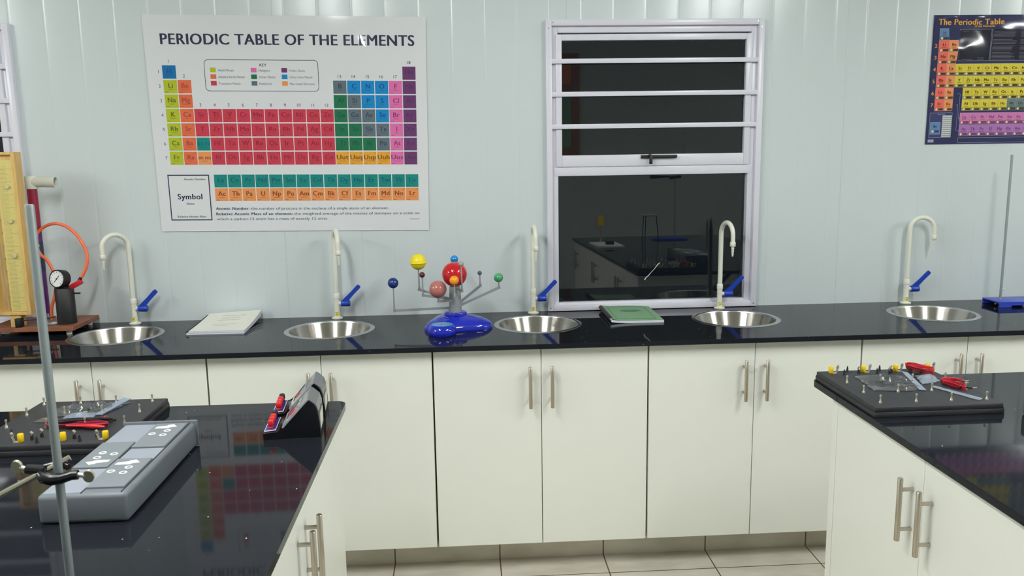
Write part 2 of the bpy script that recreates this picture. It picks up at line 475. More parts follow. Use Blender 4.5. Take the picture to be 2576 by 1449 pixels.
def build_shell():
    b = MB()
    xs = set([X0, X1])
    def prof(x, joints):
        return 0.0
    pts = {}
    k = -40
    g0, gp = 0.072, 0.1342
    for k in range(-39, 46):
        c = g0 + gp * k
        if c < X0 + 0.05 or c > X1 - 0.05: continue
        n = 8; w = 0.0075
        for i in range(n + 1):
            t = i / n * 2 - 1
            pts[round(c + t * w, 5)] = 0.0010 * 0.5 * (1 + math.cos(PI * t))
    for j in range(-4, 6):
        c = -0.647 + 1.1915 * j
        if c < X0 + 0.05 or c > X1 - 0.05: continue
        for t, d in ((-0.0022, 0.0), (-0.0008, 0.0016), (0.0008, 0.0016), (0.0022, 0.0)):
            pts[round(c + t, 5)] = d
    for w in WIN:
        for x in w[:2]: pts.setdefault(round(x, 5), 0.0)
    pts[X0] = 0.0; pts[X1] = 0.0
    xs = sorted(pts)
    zs = [0.0, 0.915, 2.100, ZC]
    idx = {}
    vs, fs = [], []
    def vid(i, j):
        if (i, j) not in idx: idx[(i, j)] = len(vs); vs.append((xs[i], pts[xs[i]], zs[j]))
        return idx[(i, j)]
    def hole(a, c, j):
        return j == 1 and any(a >= w[0] - 1e-4 and c <= w[1] + 1e-4 for w in WIN)
    for i in range(len(xs) - 1):
        for j in range(3):
            if not hole(xs[i], xs[i + 1], j): fs.append((vid(i, j), vid(i + 1, j), vid(i + 1, j + 1), vid(i, j + 1)))
    b._add(vs, fs, M['wall'], True)
    # outer skin and hole edges
    cuts = sorted([X0, X1] + [x for w in WIN for x in w[:2]])
    for a, c in zip(cuts, cuts[1:]):
        for j in range(3):
            if not hole(a, c, j): b._add([(a, 0.06, zs[j]), (c, 0.06, zs[j]), (c, 0.06, zs[j + 1]), (a, 0.06, zs[j + 1])], [(3, 2, 1, 0)], M['wall'])
    for w in WIN:
        q = [(w[0], w[2]), (w[1], w[2]), (w[1], w[3]), (w[0], w[3])]
        for i in range(4):
            p, r = q[i], q[(i + 1) % 4]
            b._add([(p[0], 0, p[1]), (r[0], 0, r[1]), (r[0], 0.06, r[1]), (p[0], 0.06, p[1])], [(0, 1, 2, 3)], M['wall'])
    o = b.build('wall_back', recalc=False); structure(o, 'pale grey ribbed panel wall behind the sinks', 'wall')
    for name, bx, mat, lab in (('floor', (X0, X1, Y0, 0, -0.08, 0), M['tile'], 'beige tiled floor'),
                               ('ceiling', (X0, X1, Y0, 0.06, ZC, ZC + 0.08), M['ceiling'], 'white ceiling'),
                               ('wall_left', (X0 - 0.1, X0, Y0, 0.06, 0, ZC), M['plain_wall'], 'plain wall at the left end'),
                               ('wall_right', (X1, X1 + 0.1, Y0, 0.06, 0, ZC), M['plain_wall'], 'plain wall at the right end'),
                               ('wall_front', (X0, X1, Y0 - 0.1, Y0, 0, ZC), M['plain_wall'], 'plain wall opposite the sinks')):
        b = MB(); b.box(*bx, mat); structure(b.build(name), lab, name.split('_')[0])
    b = MB(); b.box(-2.435, 3.19, -0.4706, -0.455, 0, 0.119, M['tile'])
    structure(b.build('baseboard_back'), 'beige tile plinth under the long wall cabinets', 'baseboard')

def build_window(name, dx, label):
    root = bpy.data.objects.new(name, None); COL.objects.link(root); root.location = (0.915 + dx, 0, 0.902)
    structure(root, label, 'window')
    Wd = Matrix.Translation((0.915, 0, 0.902))
    xl, xr, z0, z1 = 0.458, 1.372, 0.902, 2.114
    u = M['upvc']
    def frame(b, a, c, d, e, w, y0, y1, wb=None, bev=0.002):
        wb = wb or w
        b.box(a, a + w, y0, y1, d, e, u, bev); b.box(c - w, c, y0, y1, d, e, u, bev)
        b.box(a + w, c - w, y0, y1, e - w, e, u, bev); b.box(a + w, c - w, y0, y1, d, d + wb, u, bev)
    b = MB(); frame(b, xl, xr, z0, z1, 0.024, -0.024, 0.004)
    for (x, z) in ((xl + .012, 2.08), (xr - .012, 2.08), (xl + .03, 2.103), (xr - .03, 2.103), (xl + .012, .915), (xr - .012, .915)):
        b.cyl(0.0028, -0.0252, -0.0235, M['nickel'], (x, 0, z), 'Y', 10)
    b.build('trim_frame', root, Wd)
    b = MB(); frame(b, xl + .020, xr - .020, z0 + .004, z1 - .020, 0.030, -0.006, 0.055, 0.030)
    b.box(0.49, 1.34, -0.008, 0.05, 1.479, 1.517, u, 0.002)
    b.build('main_frame', root, Wd)
    b = MB(); frame(b, 0.499, 1.325, 1.517, 2.057, 0.025, -0.014, 0.03, 0.048, 0.002)
    sash = b.build('opening_sash', root, Wd)
    b = MB(); b.box(0.52, 1.304, 0.006, 0.010, 1.56, 2.036, M['glass']); b.build('pane', sash, Wd)
    b = MB()
    b.box(0.858, 1.010, -0.0215, -0.0135, 1.548, 1.562, M['black'], 0.001)
    b.box(0.885, 1.010, -0.034, -0.022, 1.551, 1.560, M['black'], 0.002)
    b.cyl(0.009, -0.034, -0.0135, M['black'], (0.895, 0, 1.556), 'Y', 16)
    b.box(0.890, 0.903, -0.040, -0.03, 1.524, 1.560, M['black'], 0.002)
    b.build('window_handle', sash, Wd)
    b = MB(); b.box(0.500, 1.330, 0.020, 0.024, 0.925, 1.485, M['glass'], rot=None)
    lean = Matrix.Translation((0.915, 0.022, 1.2)) @ Matrix.Rotation(-0.0115, 4, 'X') @ Matrix.Rotation(0.008, 4, 'Z') @ Matrix.Translation((-0.915, -0.022, -1.2))
    bmesh.ops.transform(b.bm, matrix=lean, verts=b.bm.verts)
    pane = b.build('pane', root, Wd)
    if dx == 0:
        b = MB()
        p = [(0.887, 0.0192, 1.022), (0.893, 0.0192, 1.033), (0.905, 0.0192, 1.042), (0.911, 0.0192, 1.050), (0.930, 0.0192, 1.070), (0.945, 0.0192, 1.090), (0.955, 0.0192, 1.097)]
        b.tube(p, [0.0028, 0.0022, 0.002, 0.0016, 0.0012, 0.0018, 0.001], M['white'], 8)
        b.build('paint_streak', pane, Wd)
    for z in (1.949, 1.816, 1.684):
        b = MB()
        b.box(0.481, 1.349, -0.0235, -0.0145, z - .0095, z + .0095, u, 0.001)
        for x in (0.4805, 1.3485): b.box(x, x + .001, -0.0228, -0.0152, z - .0088, z + .0088, M['gap'])  # dark caps paint the shade inside the open tube ends
        b.build('crossbar', root, Wd)
    return root

# ------------------------------------------------------------------ cabinets and worktops
SEAM = [-2.435, -2.030, -1.630, -1.225, -0.825, -0.422, -0.022, 0.373, 0.770, 1.170, 1.576, 1.984, 2.386, 2.788, 3.190]
def handle_bar(b, x, y, z0, z1, nx, ny, standoff=0.033):
    """bar handle; (nx, ny): outward normal of the door; x, y on the door face"""
    hx, hy = x + nx * standoff, y + ny * standoff
    b.lathe([(0.0058, z0), (0.0066, z0 + .001), (0.0066, z1 - .001), (0.0058, z1)], M['nickel'], (hx, hy, 0), 'Z', 16)
    for z in (z0 + .029, z1 - .029):
        b.tube([(x, y, z), (hx, hy, z)], 0.0048, M['nickel'], 12)

def build_wall_cabinets():
    labels = ['white cabinet at the left end of the long worktop, beyond the wooden scale apparatus',
              'white cabinet under the leftmost sink, beside the wooden scale apparatus',
              'white cabinet under the second sink, behind the twin black meters',
              'white cabinet under the solar system model and third sink',
              'white cabinet under the green booklet and fourth sink',
              'white cabinet under the fifth sink, partly behind the board with red leads',
              'white cabinet at the right end of the long worktop, below the blue retort stand']
    yd = -0.591
    for k in range(7):
        a, m, c = SEAM[2 * k], SEAM[2 * k + 1], SEAM[2 * k + 2]
        root = thing('base_cabinet', labels[k], 'cabinet', ((a + c) / 2, -0.30, 0.0), 0, 'white wall cabinets under the long worktop')
        W = Wm(root)
        b = MB()
        for (p, q) in ((a + .001, a + .017), (c - .017, c - .001)): b.box(p, q, -0.572, -0.012, 0.121, 0.8812, M['carcass'])
        b.box(a + .017, c - .017, -0.570, -0.012, 0.121, 0.137, M['carcass']); b.box(a + .017, c - .017, -0.022, -0.012, 0.137, 0.8812, M['carcass']); b.box(a + .017, c - .017, -0.572, -0.500, 0.863, 0.8812, M['carcass'])
        for x in (a + .02, c - .02):
            for y in (-0.43, -0.08): b.cyl(0.018, 0.0, 0.121, M['black'], (x + (0.03 if x < m else -0.03), y, 0), 'Z', 16)
        b.build('carcass', root, W)
        for (p, q, hx) in ((a + .0032, m - .0012, m - .042), (m + .0012, c - .0032, m + .038)):
            b = MB(); b.box(p, q, yd, yd + 0.018, 0.1206, 0.879, M['door'], 0.0012, 1)
            d = b.build('door', root, W)
            b = MB(); handle_bar(b, hx, yd, 0.660, 0.816, 0, -1); h = b.build('handle', d, W)

SINK_X = [-1.262, -0.436, 0.391, 1.200, 2.028]
SINK_Y, SINK_R = -0.272, 0.176
def slab_with_holes(x0, x1, y0, y1, z0, z1, holes, r_corner=0.0):
    bm = bmesh.new()
    def ring(pts):
        vs = [bm.verts.new((x, y, z1)) for x, y in pts]
        return [bm.edges.new((vs[i], vs[(i + 1) % len(vs)])) for i in range(len(vs))]
    e = []
    if r_corner:
        pts = []
        for (cx, cy, a0) in ((x1 - r_corner, y1 - r_corner, 0), (x0 + r_corner, y1 - r_corner, 90), (x0 + r_corner, y0 + r_corner, 180), (x1 - r_corner, y0 + r_corner, 270)):
            for i in range(7):
                a = math.radians(a0 + 90 * i / 6); pts.append((cx + r_corner * math.cos(a), cy + r_corner * math.sin(a)))
    else: pts = [(x0, y0), (x1, y0), (x1, y1), (x0, y1)]
    e += ring(pts)
    for (cx, cy, r) in holes:
        e += ring([(cx + r * math.cos(2 * PI * i / 64), cy + r * math.sin(2 * PI * i / 64)) for i in range(64)])
    bmesh.ops.triangle_fill(bm, use_beauty=True, use_dissolve=False, edges=e)
    r = bmesh.ops.extrude_face_region(bm, geom=list(bm.faces))
    for v in [g for g in r['geom'] if isinstance(g, bmesh.types.BMVert)]: v.co.z = z0
    bmesh.ops.recalc_face_normals(bm, faces=bm.faces)
    return bm
def slab(name, args, label, cat, group=None):
    bm = slab_with_holes(*args)
    me = bpy.data.meshes.new(name); bm.to_mesh(me); bm.free(); me.materials.append(M['granite'])
    o = bpy.data.objects.new(name, me); COL.objects.link(o)
    md = o.modifiers.new('edge', 'BEVEL'); md.width = 0.0018; md.segments = 2; md.limit_method = 'ANGLE'; md.angle_limit = math.radians(60)
    tag(o, label, cat, group); return o

def build_worktops():
    slab('worktop', (-2.445, 3.20, -0.6258, -0.001, 0.8815, 0.900, [(x, SINK_Y, SINK_R - .016) for x in SINK_X]),
         'long speckled black granite worktop with five round sinks along the wall', 'worktop')
    slab('bench_top', (-1.56, -0.2387, -4.45, -1.245, 0.8815, 0.900, [], 0.028), 'speckled black granite top of the island holding the grey console and twin meters', 'worktop')
    slab('bench_top', (1.1307, 2.45, -3.80, -1.172, 0.8815, 0.900, [], 0.028), 'speckled black granite top of the island with the red leads', 'worktop')
    labels = ['white island cabinet under the twin black meters and grey console', 'white island cabinet under the board with red leads']
    for k, (xf, xb, n, ys, yend) in enumerate(((-0.2625, -1.53, 1, (-1.385, -1.831, -2.285, -2.74, -3.19, -3.64, -4.09, -4.42), -1.265), (1.1545, 2.42, -1, (-1.308, -1.757, -2.205, -2.655, -3.105, -3.555, -3.77), -1.290))):
        root = thing('island_cabinet', labels[k], 'cabinet', ((xf + xb) / 2, -2.85, 0.0))
        W = Wm(root)
        inner = xf - n * 0.019
        b = MB(); b.box(min(inner, xb), max(inner, xb), ys[-1], yend, 0.10, 0.8812, M['carcass'])
        b.box(min(inner, xb) + .06, max(inner, xb) - .06, ys[-1] + .06, yend - .06, 0, 0.10, M['door']); b.build('carcass', root, W)
        b = MB(); b.box(min(xf, xb), max(xf, xb), yend - .001, yend + .016, 0.0, 0.8812, M['door'], 0.001, 1)
        b.box(min(xf, inner), max(xf, inner), ys[0] + .001, yend, 0.0, 0.8812, M['door'], 0.0006, 1)
        b.build('end_panel', root, W)
        for i, (a, c) in enumerate(zip(ys, ys[1:])):
            b = MB(); b.box(min(xf, xf - n * .018), max(xf, xf - n * .018), c + .001, a - .001, 0.1206, 0.877, M['door'], 0.0012, 1)
            d = b.build('door', root, W)
            hy = c + .041 if i % 2 == 0 else a - .041
            b = MB(); handle_bar(b, xf, hy, 0.650, 0.808, n, 0); b.build('handle', d, W)

def build_sinks():
    names = ['round steel sink beside the brown wooden base, the leftmost', 'round steel sink between the white notebook and the solar system model',
             'round steel sink between the solar system model and the green booklet', 'round steel sink just right of the green booklet', 'round steel sink beside the blue retort base, the rightmost']
    first = None
    for x, lab in zip(SINK_X, names):
        if first is None:
            root = first = thing('round_sink', lab, 'sink', (x, SINK_Y, 0.90), 0, 'round steel sinks in the long worktop')
            b = MB(); r = SINK_R
            b.lathe([(r - .021, -0.004), (r - .019, 0.0015), (r - .016, 0.0032), (r - .006, 0.0032), (r, 0.0006), (r, 0.0), (r - .018, 0.0), (r - .021, -0.004)], M['rim'], seg=96, cap=False)
            b.build('rim', root)
            b = MB()
            prof = [(r - .0205, -0.002), (r - .0235, -0.010), (r - .066, -0.115), (r - .076, -0.132), (r - .092, -0.143), (0.05, -0.149), (0.026, -0.151)]
            out = [(a + .0012, h - .0012) for a, h in prof][::-1]
            b.lathe(prof + out + [prof[0]], M['steel'], seg=96, cap=False)
            b.build('bowl', root)
            b = MB(); b.lathe([(0.026, -0.1508), (0.030, -0.1495), (0.022, -0.150), (0.020, -0.156), (0, -0.156)], M['chrome'], seg=32, cap=False)
            b.cyl(0.02, -0.22, -0.152, M['black'], seg=24); b.build('drain', root)
        else:
            c = copy_tree(first); c.location = (x, SINK_Y, 0.90); c['label'] = lab

def build_taps():
    spots = [(-1.272, -0.050, (-0.73, -0.68)), (-0.438, -0.050, (0.30, -0.95)), (0.392, -0.050, (0.04, -1.0)), (1.201, -0.050, (0.17, -0.985)), (2.033, -0.048, (0.995, -0.08))]
    labels = ['cream swan neck tap with blue lever at the sink nearest the wooden apparatus', 'cream swan neck tap with blue lever left of the solar system model',
              'cream swan neck tap with blue lever at the left edge of the window', 'cream swan neck tap with blue lever in front of the window pane', 'cream swan neck tap with blue lever at the rightmost sink']
    shared = {}
    for (x, y, d), lab in zip(spots, labels):
        root = thing('swan_neck_tap', lab, 'tap', (x, y, 0.90), 0, 'cream laboratory taps along the wall')
        L = math.hypot(*d); dx, dy = d[0] / L, d[1] / L
        if not shared:
            b = MB()
            b.lathe([(0.0225, 0.0), (0.0235, 0.002), (0.0235, 0.005), (0.020, 0.007), (0.0125, 0.0085), (0.0115, 0.011), (0.0115, 0.086), (0.0129, 0.087), (0.0129, 0.106), (0.0115, 0.108), (0.0098, 0.1085)], M['tap'], seg=32)
            b.lathe([(0.0085, 0.006), (0.0085, 0.02)], M['tap'], (0, 0, 0.065), 'X', 20)
            o = b.build('valve_body', root); shared['body'] = o
            b = MB()
            b.lathe([(0.012, 0.0185), (0.0136, 0.020), (0.0136, 0.052), (0.0115, 0.056), (0, 0.0565)], M['blue'], (0, 0, 0.065), 'X', 24)
            a, e = Vector((0.030, -0.002, 0.070)), Vector((0.098, -0.004, 0.140))
            dd = (e - a).normalized(); s = Vector((dd.z, 0, -dd.x)) * 0.0095; t = Vector((0, 0.0035, 0))
            vs = []
            for p, k in ((a, 1.15), (a + (e - a) * 0.5, 0.9), (e - dd * 0.006, 0.95), (e, 0.7)):
                vs += [p - s * k - t, p + s * k - t, p + s * k + t, p - s * k + t]
            fs = [(3, 2, 1, 0), (12, 13, 14, 15)]
            for i in range(3):
                q = 4 * i
                for j in range(4): fs.append((q + j, q + (j + 1) % 4, q + 4 + (j + 1) % 4, q + 4 + j))
            b._add(vs, fs, M['blue'])
            o = b.build('lever', root); shared['lever'] = o
            b = MB()
            def oval(rx, rz, rad, mat):
                pts = []
                for i in range(24):
                    an = 2 * PI * i / 24; xx = rx * math.cos(an)
                    th = xx / 0.0115; pts.append((rad * math.sin(th), -rad * math.cos(th), 0.021 + rz * math.sin(an)))
                c = len(pts); pts.append((0, -rad, 0.021))
                b._add(pts, [(i, (i + 1) % 24, c) for i in range(24)], mat, True)
            oval(0.0105, 0.0088, 0.01170, M['green_sticker']); oval(0.0092, 0.0075, 0.0119, M['yellow_sticker']); oval(0.0046, 0.0026, 0.0122, M['red_sticker'])
            o = b.build('oval_sticker', root); o['label'] = 'yellow oval sticker with green border and red mark'; shared['sticker'] = o
        else:
            for o in shared.values():
                c = o.copy(); COL.objects.link(c); c.parent = root
        R = 0.052
        b = MB(); pts = [(0, 0, 0.104), (0, 0, 0.20), (0, 0, 0.28), (0, 0, 0.315)]
        for i in range(1, 17):
            a = PI * i / 16; k = R * (1 - math.cos(a)); pts.append((dx * k, dy * k, 0.325 + R * math.sin(a) * 1.0))
        pts.append((dx * 2 * R, dy * 2 * R, 0.296))
        b.tube(pts, [0.0099] * 4 + [0.0099 - 0.0009 * i / 16 for i in range(17)], M['tap'], 20)
        b.build('spout', root)
        b = MB(); n = (dx * 2 * R, dy * 2 * R, 0)
        b.lathe([(0.0102, 0.300), (0.0116, 0.298), (0.0116, 0.283), (0.0100, 0.281), (0.0058, 0.280), (0.0066, 0.272), (0.0046, 0.268), (0.0058, 0.261), (0.0040, 0.257), (0.0050, 0.250), (0.0034, 0.246), (0.0034, 0.240)][::-1], M['tap'], n, seg=24)
        b.build('nozzle', root)

# ------------------------------------------------------------------ posters
GLOSS = dict(rough=0.07, spec=0.5)
PK = 1.18
def ink(name, c, k=PK, **kw):
    g = dict(GLOSS); g.update(kw)
    return pm('print_' + name, rgb(*c, k=k), **g)
PT = [
 "H 1 1 Hydrogen", "He 1 18 Helium", "Li 2 1 Lithium", "Be 2 2 Beryllium", "B 2 13 Boron", "C 2 14 Carbon", "N 2 15 Nitrogen", "O 2 16 Oxygen", "F 2 17 Fluorine", "Ne 2 18 Neon",
 "Na 3 1 Sodium", "Mg 3 2 Magnesium", "Al 3 13 Aluminium", "Si 3 14 Silicon", "P 3 15 Phosphorus", "S 3 16 Sulfur", "Cl 3 17 Chlorine", "Ar 3 18 Argon",
 "K 4 1 Potassium", "Ca 4 2 Calcium", "Sc 4 3 Scandium", "Ti 4 4 Titanium", "V 4 5 Vanadium", "Cr 4 6 Chromium", "Mn 4 7 Manganese", "Fe 4 8 Iron", "Co 4 9 Cobalt", "Ni 4 10 Nickel", "Cu 4 11 Copper", "Zn 4 12 Zinc", "Ga 4 13 Gallium", "Ge 4 14 Germanium", "As 4 15 Arsenic", "Se 4 16 Selenium", "Br 4 17 Bromine", "Kr 4 18 Krypton",
 "Rb 5 1 Rubidium", "Sr 5 2 Strontium", "Y 5 3 Yttrium", "Zr 5 4 Zirconium", "Nb 5 5 Niobium", "Mo 5 6 Molybdenum", "Tc 5 7 Technetium", "Ru 5 8 Ruthenium", "Rh 5 9 Rhodium", "Pd 5 10 Palladium", "Ag 5 11 Silver", "Cd 5 12 Cadmium", "In 5 13 Indium", "Sn 5 14 Tin", "Sb 5 15 Antimony", "Te 5 16 Tellurium", "I 5 17 Iodine", "Xe 5 18 Xenon",
 "Cs 6 1 Cesium", "Ba 6 2 Barium", "57-71 6 3 Lanthanides", "Hf 6 4 Hafnium", "Ta 6 5 Tantalum", "W 6 6 Tungsten", "Re 6 7 Rhenium", "Os 6 8 Osmium", "Ir 6 9 Iridium", "Pt 6 10 Platinum", "Au 6 11 Gold", "Hg 6 12 Mercury", "Ti 6 13 Thallium", "Pb 6 14 Lead", "Bi 6 15 Bismuth", "Po 6 16 Polonium", "At 6 17 Astatine", "Rn 6 18 Radon",
 "Fr 7 1 Francium", "Ra 7 2 Radium", "89-103 7 3 Actinides", "Rf 7 4 Rutherfordium", "Db 7 5 Dubnium", "Sg 7 6 Seaborgium", "Bh 7 7 Bohrium", "Hs 7 8 Hassium", "Mt 7 9 Meitnerium", "Ds 7 10 Darmstadtium", "Rg 7 11 Roentgenium", "Cn 7 12 Copernicium", "Uut 7 13 Ununtrium", "Uuq 7 14 Ununquadium", "Uup 7 15 Ununpentium", "Uuh 7 16 Ununhexium", "Uus 7 17 Ununseptium", "Uuo 7 18 Ununoctium"]
LAN = "La Ce Pr Nd Pm Sm Eu Gd Tb Dy Ho Er Tm Yb Lu".split()
LANN = "Lanthanum Cerium Praseodymium Neodymium Promethium Samarium Europium Gadolinium Terbium Dysprosium Holmium Erbium Thulium Ytterbium Lutetium".split()
ACT = "Ac Th Pa U Np Pu Am Cm Bk Cf Es Fm Md No Lr".split()
ACTN = "Actinium Thorium Protactinium Uranium Neptunium Plutonium Americium Curium Berkelium Californium Einsteinium Fermium Mendelevium Nobelium Lawrencium".split()
def kind_of(s, r, c):
    if s == 'H' or s in ('C', 'N', 'O', 'P', 'S', 'Se'): return 'non'
    if c == 1: return 'alk'
    if c == 2: return 'ear'
    if s == '57-71': return 'lan'
    if s == '89-103': return 'act'
    if 3 <= c <= 12: return 'tra'
    if c == 18: return 'nob'
    if c == 17: return 'hal'
    if s in ('Uut', 'Uuq', 'Uup', 'Uuh'): return 'man'
    if s in ('B', 'Si', 'Ge', 'As', 'Sb', 'Te', 'Po'): return 'loi'
    return 'met'

def poster_white():
    W, H = 1.128, 0.868
    rnd = random.Random(5)
    it = [(0.887, 0.126, 0.023, 0.027, 0.0038), (0.40, 0.30, 0.35, 0.2, 0.001), (0.80, 0.55, 0.25, 0.3, 0.001)]
    for i in range(9): it.append((1.116 + rnd.uniform(-.006, .006), 0.02 + i * 0.021, 0.006, 0.008, rnd.uniform(.0006, .0014)))
    for u in (0.86, 1.05, 1.12): it.append((u, 0.868, 0.014, 0.006, 0.0016))
    sh = Sheet(W, H, bumps(it), lambda u, v: (u + 0.022 * (v / H) * (1 - u / W), v))
    white = pm('print_white_sheet', rgb(229, 231, 235), **GLOSS)
    dark = ink('dark_navy', (52, 52, 74), 1.2); grey = ink('grey_text', (95, 97, 105), 1.3)
    C = dict(alk=(170, 180, 45), ear=(214, 104, 70), tra=(188, 58, 75), non=(25, 128, 190), nob=(100, 56, 102), loi=(92, 106, 116), met=(30, 105, 72), hal=(212, 108, 164), man=(216, 156, 52), lan=(17, 126, 120), act=(220, 142, 86))
    T = dict(alk=(82, 88, 22), ear=(140, 62, 48), tra=(122, 30, 50), non=(14, 66, 116), nob=(70, 38, 74), loi=(48, 58, 68), met=(18, 66, 56), hal=(120, 52, 92), man=(112, 66, 20), lan=(6, 72, 88), act=(112, 56, 26))
    cm = {k: ink('cell_' + k, v) for k, v in C.items()}; tm = {k: ink('symbol_' + k, v, 1.7) for k, v in T.items()}
    cm['H'] = ink('cell_hydrogen', (24, 104, 160))
    sh.grid(0, W, 0, H, white, 0.0, 0.012)
    P = 0.0004; Q = 0.0008
    sh.text('PERIODIC TABLE OF THE ELEMENTS', 0.0655, 0.1145, 0.0415, dark, P, 'L', True, 1.013)
    px, py, cw, ch = 0.05688, 0.0573, 0.0537, 0.0524
    def cell(s, nm, u, v, k, num=None):
        m = cm['H'] if s == 'H' else cm[k]
        sh.grid(u, u + cw, v, v + ch, m, P, 0.018)
        cap = 0.0185 if len(s) < 3 else (0.0185 if len(s) == 3 else 0.0115)
        sh.text(s, u + cw / 2 + (0.001 if len(s) < 3 else 0), v + 0.031, cap, tm[k], Q, 'C', True, 0.048 if len(s) >= 3 else None)
        sh.text(nm, u + cw / 2, v + 0.0395, 0.0042, tm[k], Q, 'C')
        if num:
            sh.text(str(num), u + cw - 0.003, v + 0.0075, 0.0042, tm[k], Q, 'R')
            sh.shape([(u + .004, v + .0475), (u + .018, v + .0475), (u + .018, v + .0488), (u + .004, v + .0488)], tm[k], Q)
    Z = {}
    num = 0
    order = {}
    seq = [e.split()[0] for e in PT]
    n = 0
    for e in PT:
        s, r, c, nm = e.split(); r, c = int(r), int(c)
        if s == '57-71': n = 71; cell(s, nm, 0.062 + (c - 1) * px, 0.197 + (r - 1) * py, 'lan'); continue
        if s == '89-103': n = 103; cell(s, nm, 0.062 + (c - 1) * px, 0.197 + (r - 1) * py, 'act'); continue
        n += 1
        cell(s, nm, 0.062 + (c - 1) * px, 0.197 + (r - 1) * py, kind_of(s, r, c), n)
    for i in range(15):
        cell(LAN[i], LANN[i], 0.2338 + i * 0.0570, 0.634, 'lan', 57 + i); cell(ACT[i], ACTN[i], 0.2338 + i * 0.0570, 0.690, 'act', 89 + i)
    for c in range(1, 19):
        r = 1 if c in (1, 18) else (2 if c in (2, 13, 14, 15, 16, 17) else 4)
        sh.text(str(c), 0.062 + (c - 0.5) * px - 0.0015, 0.197 + (r - 1) * py - 0.010, 0.0125, dark, P, 'C', False)
    for r in range(1, 8): sh.text(str(r), 0.0465, 0.197 + (r - 1) * py + 0.031, 0.0125, dark, P, 'C')
    # key
    u0, u1, v0, v1, rr = 0.230, 0.686, 0.174, 0.297, 0.016
    pts = []
    for (cx, cy, a0) in ((u1 - rr, v0 + rr, -90), (u1 - rr, v1 - rr, 0), (u0 + rr, v1 - rr, 90), (u0 + rr, v0 + rr, 180)):
        for i in range(6):
            a = math.radians(a0 + 90 * i / 5); pts.append((cx + rr * math.cos(a), cy + rr * math.sin(a)))
    sh.line(pts, 0.0020, dark, P)
    sh.text('KEY', 0.465, 0.199, 0.0105, grey, P, 'C', True)
    key = [(0.252, [('Alkali Metals', 'alk'), ('Alkaline Earth Metals', 'ear'), ('Transition Metals', 'tra')]), (0.415, [('Halogens', 'hal'), ('Other Metals', 'met'), ('Metalloids', 'loi')]), (0.538, [('Noble Gases', 'nob'), ('Other Non Metals', 'non'), ('Man-made Elements', 'act')])]
    for u, rows in key:
        for i, (s, k) in enumerate(rows):
            v = 0.214 + 0.0262 * i
            sh.grid(u, u + 0.023, v - .009, v + .009, cm[k], P, 0.02)
            sh.text(s, u + 0.031, v + 0.0055, 0.0085, grey, P, 'L')
    # symbol box
    sh.line([(0.046, 0.636), (0.212, 0.636), (0.212, 0.820), (0.046, 0.820)], 0.0042, dark, P)
    sh.text('Atomic Number', 0.199, 0.6565, 0.0085, grey, P, 'R', True); sh.text('Symbol', 0.129, 0.735, 0.0225, dark, P, 'C', True)
    sh.text('Name', 0.129, 0.757, 0.0085, grey, P, 'C', True); sh.text('Relative Atomic Mass', 0.130, 0.8105, 0.0085, grey, P, 'C', True)
    sh.text('Atomic Number', 0.2325, 0.779, 0.0108, dark, P, 'L', True, 0.135)
    sh.text(': the number of protons in the nucleus of a single atom of an element.', 0.3690, 0.779, 0.0105, dark, P, 'L', False, 0.588)
    sh.text('Relative Atomic Mass of an element:', 0.2325, 0.801, 0.0108, dark, P, 'L', True, 0.318)
    sh.text('the weighted average of the masses of isotopes on a scale on', 0.5575, 0.801, 0.0105, dark, P, 'L', False, 0.530)
    sh.text('which a carbon-12 atom has a mass of exactly 12 units.', 0.2325, 0.822, 0.0105, dark, P, 'L', False, 0.466)
    sh.shape([(1.046, 0.8195), (1.087, 0.8195), (1.087, 0.8212), (1.046, 0.8212)], grey, P)
    return sh

